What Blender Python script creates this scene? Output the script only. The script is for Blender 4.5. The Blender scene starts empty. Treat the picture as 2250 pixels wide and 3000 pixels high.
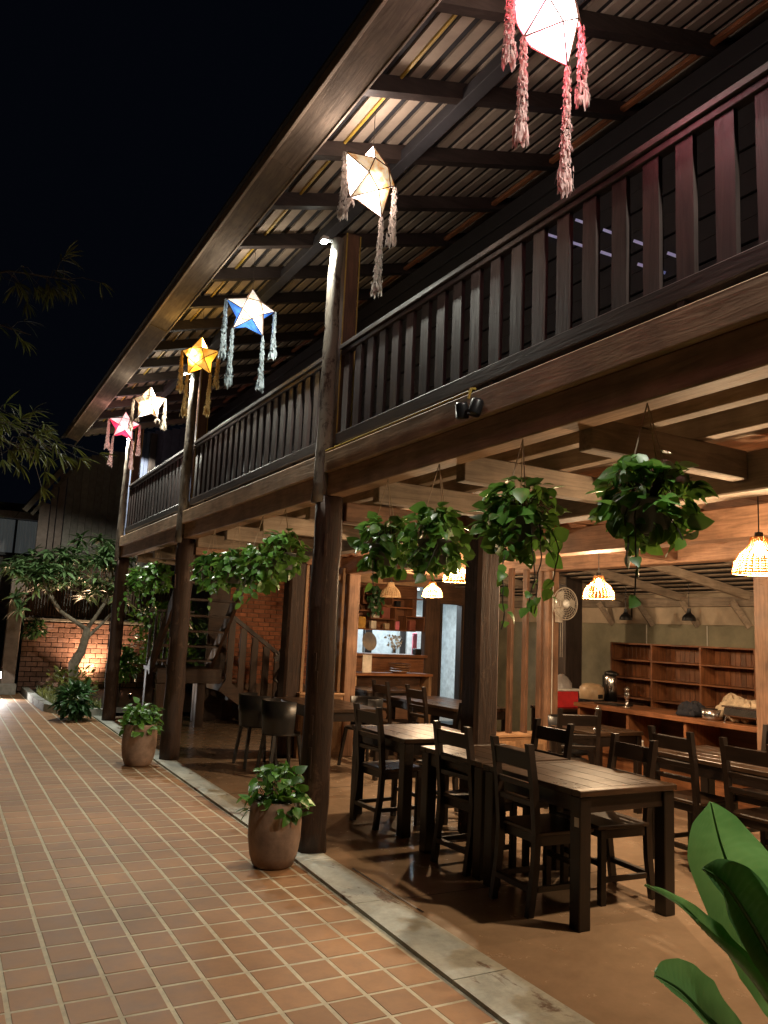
import bpy, math, random
import numpy as np
from mathutils import Vector, Matrix, Euler
random.seed(7)
RAD = math.radians
SC = bpy.context.scene
COL = SC.collection

# ------------------------------------------------------------------ camera
CAMPOS = np.array([0.0, 0.0, 1.6])
F_PX, YAW, PITCH, ROLL = 2330.0, RAD(28.7), RAD(8.55), RAD(2.62)
def _axes():
    cy, sy = math.cos(YAW), math.sin(YAW)
    f = np.array([sy*math.cos(PITCH), cy*math.cos(PITCH), math.sin(PITCH)])
    r = np.array([cy, -sy, 0.0]); u = np.cross(r, f)
    c, s = math.cos(ROLL), math.sin(ROLL)
    return c*r+s*u, -s*r+c*u, f
CR, CU, CF = _axes()
def ray(px, py): return CF+CR*(px-1125)/F_PX-CU*(py-1500)/F_PX      # photo pixel -> direction
def proj(p):
    v = np.array(p)-CAMPOS; z = v@CF
    return 1125+F_PX*(v@CR)/z, 1500-F_PX*(v@CU)/z, z
cd = bpy.data.cameras.new('camera'); cam = bpy.data.objects.new('camera', cd); COL.objects.link(cam)
cd.sensor_fit = 'VERTICAL'; cd.sensor_height = 36; cd.lens = 36*F_PX/3000
cd.clip_start = .05; cd.clip_end = 800
m = Matrix.Identity(4)
for i in range(3):
    m[i][0] = CR[i]; m[i][1] = CU[i]; m[i][2] = -CF[i]; m[i][3] = CAMPOS[i]
cam.matrix_world = m
SC.camera = cam

# ------------------------------------------------------------------ sky, exposure
W = bpy.data.worlds.new('World'); SC.world = W; W.use_nodes = True
wn = W.node_tree.nodes; bg = wn['Background']
bg.inputs['Color'].default_value = (.35, .5, 1.0, 1); bg.inputs['Strength'].default_value = .0028
SC.view_settings.view_transform = 'Standard'; SC.view_settings.look = 'None'
SC.view_settings.exposure = 0; SC.view_settings.gamma = 1
SC.render.engine = 'CYCLES'
cy = SC.cycles
cy.use_denoising = True; cy.max_bounces = 6; cy.diffuse_bounces = 4; cy.glossy_bounces = 3; cy.transmission_bounces = 4
cy.sample_clamp_indirect = 4; cy.use_light_tree = True; cy.caustics_reflective = False; cy.caustics_refractive = False

COOL = (1.0, .985, .84); WARM = (1.0, .69, .40)
P_POST, P_PEND = 265, 165

# ------------------------------------------------------------------ materials
MATS = {}
def nmat(name):
    mt = bpy.data.materials.new(name); mt.use_nodes = True; nt = mt.node_tree
    MATS[name] = mt
    return mt, nt, nt.nodes['Principled BSDF']
def N(nt, t, **k):
    n = nt.nodes.new(t)
    for a, b in k.items(): setattr(n, a, b)
    return n
def L(nt, a, b): nt.links.new(a, b)
def ramp(nt, fac, cols):
    r = N(nt, 'ShaderNodeValToRGB'); e = r.color_ramp.elements
    for i, (p, c) in enumerate(cols):
        if i < 2: e[i].position = p
        else: e.new(p)
    for el, (p, c) in zip(sorted(e, key=lambda q: q.position), cols): el.position = p; el.color = (*c, 1)
    L(nt, fac, r.inputs[0]); return r
def coords(nt, scale, offs=True):
    tc = N(nt, 'ShaderNodeTexCoord'); mp = N(nt, 'ShaderNodeMapping'); mp.inputs['Scale'].default_value = scale
    if offs:
        oi = N(nt, 'ShaderNodeObjectInfo'); va = N(nt, 'ShaderNodeVectorMath', operation='MULTIPLY_ADD')
        va.inputs[1].default_value = (17, 31, 23); L(nt, oi.outputs['Random'], va.inputs[0]); L(nt, tc.outputs['Object'], va.inputs[2])
        L(nt, va.outputs[0], mp.inputs[0])
    else: L(nt, tc.outputs['Object'], mp.inputs[0])
    return mp.outputs[0]
def noise(nt, vec, scale, detail=5, rough=.6, dist=0):
    n = N(nt, 'ShaderNodeTexNoise'); n.inputs['Scale'].default_value = scale; n.inputs['Detail'].default_value = detail
    n.inputs['Roughness'].default_value = rough; n.inputs['Distortion'].default_value = dist; L(nt, vec, n.inputs['Vector']); return n.outputs['Fac']
def bump(nt, h, b, strength=.3, dist=.01):
    n = N(nt, 'ShaderNodeBump'); n.inputs['Strength'].default_value = strength; n.inputs['Distance'].default_value = dist
    L(nt, h, n.inputs['Height']); L(nt, n.outputs[0], b.inputs['Normal'])
def vary(nt, col, amt=.35):
    """brightness of each object and each loose piece differs a little"""
    oi = N(nt, 'ShaderNodeObjectInfo'); ge = N(nt, 'ShaderNodeNewGeometry')
    ad = N(nt, 'ShaderNodeMath', operation='ADD'); L(nt, oi.outputs['Random'], ad.inputs[0]); L(nt, ge.outputs['Random Per Island'], ad.inputs[1])
    fr = N(nt, 'ShaderNodeMath', operation='FRACT'); L(nt, ad.outputs[0], fr.inputs[0])
    mr = N(nt, 'ShaderNodeMapRange'); mr.inputs[3].default_value = 1-amt; mr.inputs[4].default_value = 1+amt; L(nt, fr.outputs[0], mr.inputs[0])
    hs = N(nt, 'ShaderNodeHueSaturation'); L(nt, mr.outputs[0], hs.inputs['Value']); L(nt, col, hs.inputs['Color']); return hs.outputs[0]
def wood(name, c1, c2, ax='Y', rough=.6, bmp=.35, var=.25, fine=1.0):
    mt, nt, b = nmat(name)
    s = {'X': (.7, 9, 9), 'Y': (9, .7, 9), 'Z': (9, 9, .7)}[ax]; s = tuple(v*fine for v in s)
    v = coords(nt, s)
    n1 = noise(nt, v, 3.2, 7, .62, 1.2); v2 = coords(nt, (1.3, 1.3, 1.3)); n2 = noise(nt, v2, 2.5, 4, .6)
    r = ramp(nt, n1, [(.3, c1), (.62, c2), (.8, tuple(.75*a+.25*q for a, q in zip(c2, c1)))])
    r2 = ramp(nt, n2, [(.3, (.6, .6, .6)), (.7, (1.15, 1.15, 1.15))])
    mx = N(nt, 'ShaderNodeMix', data_type='RGBA', blend_type='MULTIPLY'); mx.inputs[0].default_value = 1
    L(nt, r.outputs[0], mx.inputs[6]); L(nt, r2.outputs[0], mx.inputs[7])
    L(nt, vary(nt, mx.outputs[2], var), b.inputs['Base Color'])
    rr = N(nt, 'ShaderNodeMapRange'); rr.inputs[3].default_value = rough-.12; rr.inputs[4].default_value = rough+.15; L(nt, n2, rr.inputs[0]); L(nt, rr.outputs[0], b.inputs['Roughness'])
    bump(nt, n1, b, bmp, .006); return mt
def plain(name, c, rough=.5, metal=0, sc=8, amt=.25, bmp=.15, spec=.5, var=.1):
    mt, nt, b = nmat(name); v = coords(nt, (1, 1, 1)); n = noise(nt, v, sc, 6, .65)
    r = ramp(nt, n, [(.3, tuple(x*(1-amt) for x in c)), (.7, tuple(min(1, x*(1+amt)) for x in c))])
    L(nt, vary(nt, r.outputs[0], var), b.inputs['Base Color']); b.inputs['Roughness'].default_value = rough; b.inputs['Metallic'].default_value = metal
    b.inputs['Specular IOR Level'].default_value = spec
    if bmp: bump(nt, n, b, bmp, .004)
    return mt
def emit(name, c, s):
    mt, nt, b = nmat(name); b.inputs['Base Color'].default_value = (.8, .8, .8, 1)
    b.inputs['Emission Color'].default_value = (*c, 1); b.inputs['Emission Strength'].default_value = s; return mt
def leafm(name, c1, c2, rough=.38, trans=.25, sc=3):
    mt, nt, b = nmat(name); v = coords(nt, (1, 1, 1)); n = noise(nt, v, sc, 3)
    r = ramp(nt, n, [(.3, c1), (.7, c2)]); col = vary(nt, r.outputs[0], .5)
    L(nt, col, b.inputs['Base Color']); b.inputs['Roughness'].default_value = rough
    t = N(nt, 'ShaderNodeBsdfTranslucent'); hs = N(nt, 'ShaderNodeHueSaturation'); hs.inputs['Value'].default_value = 1.6; hs.inputs['Hue'].default_value = .48
    L(nt, col, hs.inputs['Color']); L(nt, hs.outputs[0], t.inputs[0])
    mx = N(nt, 'ShaderNodeMixShader'); mx.inputs[0].default_value = trans; L(nt, b.outputs[0], mx.inputs[1]); L(nt, t.outputs[0], mx.inputs[2])
    L(nt, mx.outputs[0], nt.nodes['Material Output'].inputs[0]); return mt
def slabm(name, c1, c2, c3, rlo, rhi, sc=1.2, bmp=.1, stain=None, mott=.72):
    """worn floors: two scales of blotches, streaks, uneven gloss"""
    mt, nt, b = nmat(name); v = coords(nt, (1, 1, 1), False); n = noise(nt, v, sc, 8, .65, .6); n2 = noise(nt, v, sc*9, 6, .7); n3 = noise(nt, v, sc*70, 3, .6)
    r = ramp(nt, n, [(.3, c1), (.5, c2), (.72, c3)])
    r2 = ramp(nt, n2, [(.3, (mott, mott, mott)), (.65, (1.1, 1.1, 1.1))])
    mx = N(nt, 'ShaderNodeMix', data_type='RGBA', blend_type='MULTIPLY'); mx.inputs[0].default_value = 1
    L(nt, r.outputs[0], mx.inputs[6]); L(nt, r2.outputs[0], mx.inputs[7]); out = mx.outputs[2]
    if stain:
        vs = coords(nt, (2.2, 1.0, 1), False); ns = noise(nt, vs, 1.7, 8, .7, .4); rs = ramp(nt, ns, [(.58, (0, 0, 0)), (.63, (1, 1, 1))])
        m2 = N(nt, 'ShaderNodeMix', data_type='RGBA'); L(nt, rs.outputs[0], m2.inputs[0]); L(nt, out, m2.inputs[6]); m2.inputs[7].default_value = (*stain, 1); out = m2.outputs[2]
    L(nt, out, b.inputs['Base Color'])
    rr = N(nt, 'ShaderNodeMapRange'); rr.inputs[1].default_value = .3; rr.inputs[2].default_value = .7; rr.inputs[3].default_value = rlo; rr.inputs[4].default_value = rhi
    L(nt, n2, rr.inputs[0]); L(nt, rr.outputs[0], b.inputs['Roughness']); bump(nt, n3, b, bmp, .003); return mt
def tilem(name):
    mt, nt, b = nmat(name); v = coords(nt, (1, 1, 1)); n = noise(nt, v, 9, 7, .7); nb = noise(nt, v, 90, 3, .6)
    vw = N(nt, 'ShaderNodeNewGeometry'); nl = noise(nt, vw.outputs['Position'], .8, 5, .6)
    r = ramp(nt, n, [(.25, (.215, .108, .046)), (.5, (.285, .145, .062)), (.75, (.34, .18, .082))])
    r2 = ramp(nt, nl, [(.3, (.62, .62, .62)), (.7, (1.16, 1.14, 1.1))])
    mx = N(nt, 'ShaderNodeMix', data_type='RGBA', blend_type='MULTIPLY'); mx.inputs[0].default_value = 1
    L(nt, r.outputs[0], mx.inputs[6]); L(nt, r2.outputs[0], mx.inputs[7])
    L(nt, vary(nt, mx.outputs[2], .13), b.inputs['Base Color'])
    rr = N(nt, 'ShaderNodeMapRange'); rr.inputs[3].default_value = .5; rr.inputs[4].default_value = .78; L(nt, n, rr.inputs[0]); L(nt, rr.outputs[0], b.inputs['Roughness'])
    bump(nt, nb, b, .12, .002); return mt
def postm(name, bark):
    mt, nt, b = nmat(name); v = coords(nt, (8, 8, .8)); n = noise(nt, v, 3, 8, .65, 1.0); vb = coords(nt, (3, 3, 1.4)); n2 = noise(nt, vb, 4, 8, .75, .5)
    r = ramp(nt, n, [(.3, (.020, .012, .009)), (.6, (.055, .028, .018)), (.8, (.08, .044, .028))])
    r2 = ramp(nt, n2, [(.56-.3*bark, (0, 0, 0)), (.66-.3*bark, (1, 1, 1))])
    m2 = N(nt, 'ShaderNodeMix', data_type='RGBA'); L(nt, r2.outputs[0], m2.inputs[0]); L(nt, r.outputs[0], m2.inputs[6]); m2.inputs[7].default_value = (.20, .17, .135, 1) if bark > .2 else (.10, .06, .042, 1)
    L(nt, m2.outputs[2], b.inputs['Base Color']); b.inputs['Roughness'].default_value = .7; bump(nt, n, b, .7, .012); return mt
def starm(name, lo, hi, spots, s0, s1, r0=.03, r1=.2, off=(0, 0, -.05)):
    """lit paper of a lantern: bright by the bulb, dimmer at the tips, brownish flecks in the paper"""
    mt, nt, b = nmat(name); tc = N(nt, 'ShaderNodeTexCoord')
    su = N(nt, 'ShaderNodeVectorMath', operation='SUBTRACT'); su.inputs[1].default_value = off; L(nt, tc.outputs['Object'], su.inputs[0])
    ln = N(nt, 'ShaderNodeVectorMath', operation='LENGTH'); L(nt, su.outputs[0], ln.inputs[0])
    mr = N(nt, 'ShaderNodeMapRange', interpolation_type='SMOOTHERSTEP'); mr.inputs[1].default_value = r0; mr.inputs[2].default_value = r1; mr.inputs[3].default_value = s0; mr.inputs[4].default_value = s1
    L(nt, ln.outputs['Value'], mr.inputs[0])
    v = coords(nt, (1, 1, 1)); n = noise(nt, v, 14, 5, .6); r = ramp(nt, n, [(.42, hi), (.62, hi if not spots else lo)])
    L(nt, r.outputs[0], b.inputs['Base Color']); L(nt, r.outputs[0], b.inputs['Emission Color']); L(nt, mr.outputs[0], b.inputs['Emission Strength']); b.inputs['Roughness'].default_value = .7
    return mt

tilem('tile'); slabm('grout', (.36, .30, .20), (.46, .40, .28), (.52, .46, .33), .6, .9, 2, .3)
slabm('floor', (.235, .165, .110), (.285, .205, .140), (.33, .24, .168), .15, .30, .7, .02, mott=.93)
slabm('strip', (.26, .27, .24), (.36, .375, .335), (.44, .455, .41), .5, .85, 2.5, .25, stain=(.12, .085, .065))
slabm('earth', (.02, .016, .012), (.035, .028, .02), (.05, .04, .028), .8, .95, 3, .4)
slabm('asphalt', (.02, .02, .02), (.03, .03, .03), (.04, .04, .04), .7, .9, 2, .2)
for a in 'XYZ':
    wood('beam'+a, (.20, .105, .060), (.39, .215, .128), a)
    wood('old'+a, (.21, .16, .12), (.37, .295, .225), a, .75)
    wood('dark'+a, (.018, .013, .011), (.045, .031, .026), a, .5)
    wood('grey'+a, (.10, .085, .065), (.24, .20, .15), a, .8)
    wood('orange'+a, (.13, .047, .020), (.31, .125, .052), a, .42)
    wood('pale'+a, (.28, .15, .075), (.46, .27, .14), a, .55)
    wood('brown'+a, (.075, .038, .021), (.17, .085, .047), a, .55)
    wood('table'+a, (.007, .005, .004), (.018, .010, .007), a, .36, .15)
    wood('top'+a, (.020, .011, .0065), (.046, .025, .014), a, .30, .05)
wood('baluster', (.020, .012, .011), (.042, .025, .022), 'Z', .5)
wood('fronty', (.34, .215, .125), (.56, .38, .24), 'Y', .65)
for a in 'XYZ': wood('stair'+a, (.035, .018, .011), (.085, .045, .027), a, .5)
wood('lowbeam', (.24, .145, .085), (.42, .27, .17), 'Y', .65)
plain('batten', (.36, .30, .235), .75, sc=5, amt=.2)
plain('roofsheet', (.022, .022, .026), .8)
postm('post', 0); postm('postbark', .55); postm('innerpost', .0)
plain('siding', (.009, .008, .009), .7); plain('bluewall', (.085, .10, .16), .7, var=.2)
plain('yellow', (.42, .29, .05), .5); plain('black', (.008, .008, .009), .4); plain('blackplastic', (.012, .012, .013), .35)
plain('white', (.72, .72, .70), .5); plain('offwhite', (.55, .52, .46), .6); plain('steel', (.55, .55, .56), .22, 1, bmp=0)
plain('brick', (.42, .155, .075), .8, amt=.35, sc=14, bmp=.5, var=.28); plain('mortar', (.20, .13, .09), .9, bmp=.5)
plain('brickfar', (.42, .23, .17), .8, amt=.35, sc=14, bmp=.5, var=.28); plain('mortarfar', (.035, .026, .022), .9, bmp=.5)
plain('clay', (.27, .18, .13), .7, amt=.5, sc=5, bmp=.35); plain('soil', (.02, .013, .009), .95)
plain('plasticpot', (.10, .11, .11), .5); plain('rope', (.36, .28, .20), .9); plain('stem', (.045, .035, .02), .7)
plain('bark', (.17, .14, .10), .8, amt=.5, sc=12, bmp=.6); plain('twig', (.05, .04, .028), .8)
leafm('pothos', (.044, .135, .022), (.115, .265, .045)); leafm('shrub', (.020, .062, .022), (.05, .13, .04)); leafm('frangipani', (.08, .17, .06), (.20, .31, .14), .34, .2)
leafm('bamboo', (.035, .050, .008), (.07, .085, .014), .65, .3); leafm('bigleaf', (.062, .20, .055), (.13, .31, .10), .30, .4, 6); leafm('grassy', (.06, .085, .015), (.16, .17, .04))
plain('olive', (.22, .205, .14), .8, sc=2.5, amt=.3); plain('beige', (.48, .39, .29), .8, sc=2); plain('kitchen', (.60, .65, .66), .6); plain('kitchentile', (.34, .31, .28), .4)
plain('red', (.55, .03, .035), .4); plain('cream', (.50, .36, .22), .45); plain('towel', (.42, .33, .23), .95, sc=20, bmp=.6); plain('navy', (.006, .007, .014), .9)
plain('yellowbook', (.45, .24, .04), .5); plain('redbook', (.26, .075, .05), .5); plain('pinkcloth', (.62, .16, .22), .8); plain('paper', (.68, .60, .50), .7)
plain('mesh', (.45, .40, .34), .5); emit('glowing_curtain', (.55, .62, .62), .045); plain('greywall', (.32, .29, .25), .8); plain('stucco', (.32, .25, .21), .8); plain('tassel', (.55, .50, .45), .9, sc=30, amt=.15)  # curtain cloth has a faint glow put in, standing for light on it
plain('bagplastic', (.38, .36, .36), .3); plain('glassbrown', (.10, .04, .015), .15); plain('glassclear', (.4, .33, .26), .12); plain('whitebrick', (.5, .5, .46), .8, var=.2)
wood('soffit', (.105, .085, .064), (.22, .18, .138), 'Y', .85, .5)
plain('fascia', (.27, .22, .165), .75, sc=4)
emit('bulb', (1, .80, .48), 60); emit('ledface', (.88, 1, .95), 90); emit('tube', (.85, .95, 1), 4); emit('bluetube', (.22, .32, 1), .16); emit('spotface', (1, .72, .42), 60); emit('floodface', (1, .96, .92), 60)
def rattan():
    mt, nt, b = nmat('rattan'); b.inputs['Base Color'].default_value = (.62, .36, .12, 1); b.inputs['Roughness'].default_value = .6
    t = N(nt, 'ShaderNodeBsdfTranslucent'); t.inputs[0].default_value = (.85, .48, .14, 1)
    mx = N(nt, 'ShaderNodeMixShader'); mx.inputs[0].default_value = .5; L(nt, b.outputs[0], mx.inputs[1]); L(nt, t.outputs[0], mx.inputs[2]); L(nt, mx.outputs[0], nt.nodes['Material Output'].inputs[0])
rattan(); plain('rattandry', (.42, .27, .14), .7)
def tasselm(name, col, n=.35):
    mt, nt, b = nmat(name); b.inputs['Base Color'].default_value = (*col, 1); b.inputs['Roughness'].default_value = .9
    t = N(nt, 'ShaderNodeBsdfTranslucent'); t.inputs[0].default_value = (*col, 1); mx = N(nt, 'ShaderNodeMixShader'); mx.inputs[0].default_value = n
    L(nt, b.outputs[0], mx.inputs[1]); L(nt, t.outputs[0], mx.inputs[2]); L(nt, mx.outputs[0], nt.nodes['Material Output'].inputs[0])
tasselm('tassel_white', (.62, .58, .53)); tasselm('tassel_pink', (.80, .56, .54)); tasselm('tassel_yellow', (.70, .52, .24)); tasselm('tassel_cream', (.60, .52, .42)); tasselm('tassel_blue', (.48, .56, .60))

# ------------------------------------------------------------------ mesh helpers
class MB:
    def __init__(s): s.v = []; s.f = []; s.mi = []; s.cur = 0
    def add(s, vs, fs):
        o = len(s.v); s.v += [tuple(map(float, p)) for p in vs]; s.f += [tuple(i+o for i in f) for f in fs]; s.mi += [s.cur]*len(fs); return s
    def box(s, x0, x1, y0, y1, z0, z1, c=0.0):
        if c <= 0:
            vs = [(x, y, z) for z in (z0, z1) for y in (y0, y1) for x in (x0, x1)]
            return s.add(vs, [(0, 2, 3, 1), (4, 5, 7, 6), (0, 1, 5, 4), (2, 6, 7, 3), (0, 4, 6, 2), (1, 3, 7, 5)])
        c = min(c, (x1-x0)*.45, (y1-y0)*.45, (z1-z0)*.45)
        vs = []; idx = {}
        for ix, x in enumerate((x0, x1)):
            for iy, y in enumerate((y0, y1)):
                for iz, z in enumerate((z0, z1)):
                    sx, sy, sz = (1-2*ix)*c, (1-2*iy)*c, (1-2*iz)*c
                    for a, p in (('x', (x, y+sy, z+sz)), ('y', (x+sx, y, z+sz)), ('z', (x+sx, y+sy, z))):
                        idx[(ix, iy, iz, a)] = len(vs); vs.append(p)
        g = lambda *k: idx[k]; fs = []
        for i in (0, 1):
            q = [g(i, 0, 0, 'x'), g(i, 1, 0, 'x'), g(i, 1, 1, 'x'), g(i, 0, 1, 'x')]; fs.append(q if i else q[::-1])
            q = [g(0, i, 0, 'y'), g(0, i, 1, 'y'), g(1, i, 1, 'y'), g(1, i, 0, 'y')]; fs.append(q if i else q[::-1])
            q = [g(0, 0, i, 'z'), g(1, 0, i, 'z'), g(1, 1, i, 'z'), g(0, 1, i, 'z')]; fs.append(q if i else q[::-1])
        for i in (0, 1):
            for j in (0, 1):
                q = [g(0, i, j, 'y'), g(1, i, j, 'y'), g(1, i, j, 'z'), g(0, i, j, 'z')]; fs.append(q if i == j else q[::-1])
                q = [g(i, 0, j, 'x'), g(i, 0, j, 'z'), g(i, 1, j, 'z'), g(i, 1, j, 'x')]; fs.append(q[::-1] if i != j else q)
                q = [g(i, j, 0, 'x'), g(i, j, 1, 'x'), g(i, j, 1, 'y'), g(i, j, 0, 'y')]; fs.append(q if i == j else q[::-1])
                for k in (0, 1):
                    q = [g(i, j, k, 'x'), g(i, j, k, 'y'), g(i, j, k, 'z')]; fs.append(q if (i+j+k) % 2 else q[::-1])
        return s.add(vs, fs)
    def bar(s, p, q, w, h, up=(0, 0, 1)):
        p, q = Vector(p), Vector(q); d = (q-p).normalized(); u = Vector(up)
        r = d.cross(u)
        if r.length < 1e-4: r = d.cross(Vector((0, 1, 0)))
        r.normalize(); u = r.cross(d)
        vs = [e+r*(a*w/2)+u*(b*h/2) for e in (p, q) for a, b in ((-1, -1), (1, -1), (1, 1), (-1, 1))]
        return s.add(vs, [(3, 2, 1, 0), (4, 5, 6, 7), (0, 1, 5, 4), (1, 2, 6, 5), (2, 3, 7, 6), (3, 0, 4, 7)])
    def tube(s, pts, rad, n=6, cap=True):
        pts = [Vector(p) for p in pts]; rad = rad if isinstance(rad, (list, tuple)) else [rad]*len(pts)
        o = []; ref = None
        for i, p in enumerate(pts):
            d = (pts[min(i+1, len(pts)-1)]-pts[max(i-1, 0)]).normalized()
            if ref is None: ref = d.orthogonal().normalized()
            ref = (ref-d*ref.dot(d)).normalized(); b = d.cross(ref)
            o += [p+(ref*math.cos(2*math.pi*k/n)+b*math.sin(2*math.pi*k/n))*rad[i] for k in range(n)]
        fs = [(i*n+k, i*n+(k+1) % n, (i+1)*n+(k+1) % n, (i+1)*n+k) for i in range(len(pts)-1) for k in range(n)]
        if cap: fs += [tuple(range(n))[::-1], tuple((len(pts)-1)*n+k for k in range(n))]
        return s.add(o, fs)
    def lathe(s, prof, c=(0, 0, 0), n=20, cap=False):
        vs = [(c[0]+r*math.cos(2*math.pi*k/n), c[1]+r*math.sin(2*math.pi*k/n), c[2]+z) for r, z in prof for k in range(n)]
        fs = [(i*n+k, i*n+(k+1) % n, (i+1)*n+(k+1) % n, (i+1)*n+k) for i in range(len(prof)-1) for k in range(n)]
        if cap: fs += [tuple(range(n))[::-1], tuple((len(prof)-1)*n+k for k in range(n))]
        return s.add(vs, fs)
    def put(s, tv, tf, M):
        a = np.asarray(tv)@np.array(M.to_3x3()).T+np.array(M.translation); return s.add(a.tolist(), tf)
    def log(s, p, q, r0, r1, n=12, seg=14, amp=.08, seed=0):
        """rough round timber"""
        rs = random.Random(seed); p, q = Vector(p), Vector(q); vs = []; lob = [1+rs.uniform(-amp, amp) for _ in range(n)]
        for i in range(seg+1):
            t = i/seg; c = p.lerp(q, t)+Vector((rs.uniform(-.006, .006), rs.uniform(-.006, .006), 0)); r = r0+(r1-r0)*t
            for k in range(n):
                a = 2*math.pi*k/n; rr = r*lob[k]*(1+rs.uniform(-amp, amp)*.45); vs.append(c+Vector((math.cos(a)*rr, math.sin(a)*rr, 0)))
        fs = [(i*n+k, i*n+(k+1) % n, (i+1)*n+(k+1) % n, (i+1)*n+k) for i in range(seg) for k in range(n)]
        fs += [tuple(range(n))[::-1], tuple(seg*n+k for k in range(n))]; return s.add(vs, fs)
    def mesh(s, name, mats, smooth=False):
        me = bpy.data.meshes.new(name); me.from_pydata(s.v, [], s.f)
        for mm in (mats if isinstance(mats, (list, tuple)) else [mats]): me.materials.append(MATS[mm])
        if any(s.mi): me.polygons.foreach_set('material_index', s.mi)
        if smooth: me.polygons.foreach_set('use_smooth', [True]*len(s.f))
        me.update(); return me
def wloc(o):
    v = Vector((0, 0, 0))
    while o is not None: v += o.location; o = o.parent
    return v
def link(name, data, parent=None, loc=(0, 0, 0), rot=None):
    o = bpy.data.objects.new(name, data); COL.objects.link(o); o.location = loc
    if rot is not None: o.rotation_euler = rot
    if parent is not None: o.parent = parent
    return o
def tag(o, label=None, cat=None, group=None, kind=None):
    for k, v in (('label', label), ('category', cat), ('group', group), ('kind', kind)):
        if v: o[k] = v
    return o
def thing(name, loc, label, cat, group=None, rz=0):
    return tag(link(name, None, None, loc, (0, 0, rz)), label, cat, group)
def build(mb, name, mat, parent=None, smooth=False, at=None):
    """verts are in world metres; the object is set at the parent's origin (or at 'at')"""
    off = wloc(parent) if parent is not None else Vector(at or (0, 0, 0))
    mb.v = [(x-off.x, y-off.y, z-off.z) for x, y, z in mb.v]
    o = link(name, mb.mesh(name, mat, smooth), parent)
    if parent is None: o.location = off
    return o
def local(mb, name, mat, parent, smooth=False, loc=(0, 0, 0), rot=None):
    return link(name, mb.mesh(name, mat, smooth), parent, loc, rot)
def bx(name, mat, parent, *a, c=.004): return build(MB().box(*a, c=c), name, mat, parent)
def copytree(o, parent=None):
    c = o.copy(); COL.objects.link(c); c.parent = parent
    for ch in list(o.children): copytree(ch, c)
    return c
def lamp(kind, name, parent, loc, power, color, radius=.03, rot=None, **k):
    l = bpy.data.lights.new(name, kind); l.energy = power; l.color = color; l.shadow_soft_size = radius
    for a, b in k.items(): setattr(l, a, b)
    off = wloc(parent) if parent else Vector((0, 0, 0))
    return link(name, l, parent, Vector(loc)-off, rot)

# ------------------------------------------------------------------ ground
g = build(MB().add([(-300, -300, -.06), (300, -300, -.06), (300, 400, -.06), (-300, 400, -.06)], [(0, 1, 2, 3)]), 'ground', 'asphalt'); tag(g, kind='structure')
patio = bx('patio', 'grout', None, -3.6, 2.44, -1.5, 18.6, -.05, 0.0, c=0); tag(patio, kind='structure')
PX, PY, TW, TH = .2035, .2145, .1835, .1965
X0, Y0 = .63-.2035*20, 3.55-.2145*24
tiles = []
kx = lambda y: float(np.interp(y, [0, 2, 2.9, 5.35, 9, 13.6], [2.19, 2.225, 2.255, 2.345, 2.37, 2.40]))   # the kerb is not quite parallel to the joints
for i in range(-2, 60):
    for j in range(0, 120):
        x, y = X0+PX*i+PX/2, Y0+PY*j+PY/2
        ke = min(kx(y-TH/2), kx(y+TH/2))-.012
        if x-TW/2 < -3.55 or x-TW/2 > ke-.03 or y > 18.5 or y < -1.4: continue
        w = TW if x+TW/2 < ke else (ke-(x-TW/2))
        if w < .03: continue
        x = x-TW/2+w/2
        u, v, z = proj((x, y, 0)); vis = z > .5 and -60 < u < 2300 and 0 < v < 3080
        tiles.append((-(1/z if vis and w == TW else 0), x, y, w))
tiles.sort()
rt = random.Random(3)
def tilebox(w, h): return MB().box(-w/2, w/2, -h/2, h/2, -.012, .0018, .0012)
tm = [tilebox(TW-rt.uniform(0, .006), TH-rt.uniform(0, .006)).mesh('tile', 'tile') for _ in range(4)]
far = MB()
for k, (_, x, y, w) in enumerate(tiles):
    dz = rt.uniform(-.0008, .0008)
    if k < 300: link('tile', tm[k % 4], patio, (x, y, dz-0), (rt.uniform(-.002, .002), rt.uniform(-.002, .002), rt.uniform(-.008, .008)))
    else: far.box(x-w/2+rt.uniform(0, .002), x+w/2-rt.uniform(0, .002), y-TH/2, y+TH/2, -.012, .0018+dz*.5, .0012)
tag(build(far, 'tile_field', 'tile', patio), kind='stuff')
strip = MB(); ys = [-1.5]
while ys[-1] < 13.8: ys.append(ys[-1]+rt.uniform(.85, 1.25))
stp = link('kerb', None); tag(stp, kind='structure')
for a, b in zip(ys, ys[1:]): build(MB().add([(x, y, z) for z in (-.05, .022) for x, y in ((kx(a), a+.003), (2.585, a+.003), (2.585, b-.003), (kx(b), b-.003))], [(3, 2, 1, 0), (4, 5, 6, 7), (0, 1, 5, 4), (1, 2, 6, 5), (2, 3, 7, 6), (3, 0, 4, 7)]), 'kerb_stone', 'strip', stp)
fl = bx('restaurant_floor', 'floor', None, 2.588, 9.2, -1.5, 15.5, -.05, .016, c=0); tag(fl, kind='structure')
FZ = .016
for y in (2.2, 4.35, 7.55, 11.2): bx('floor_joint', 'earth', fl, 2.62, 9.1, y, y+.005, .0155, .0172, c=0)
bx('threshold_strip', 'steel', fl, 2.615, 2.63, 4.1, 5.0, .0155, .0195, c=0)

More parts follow.
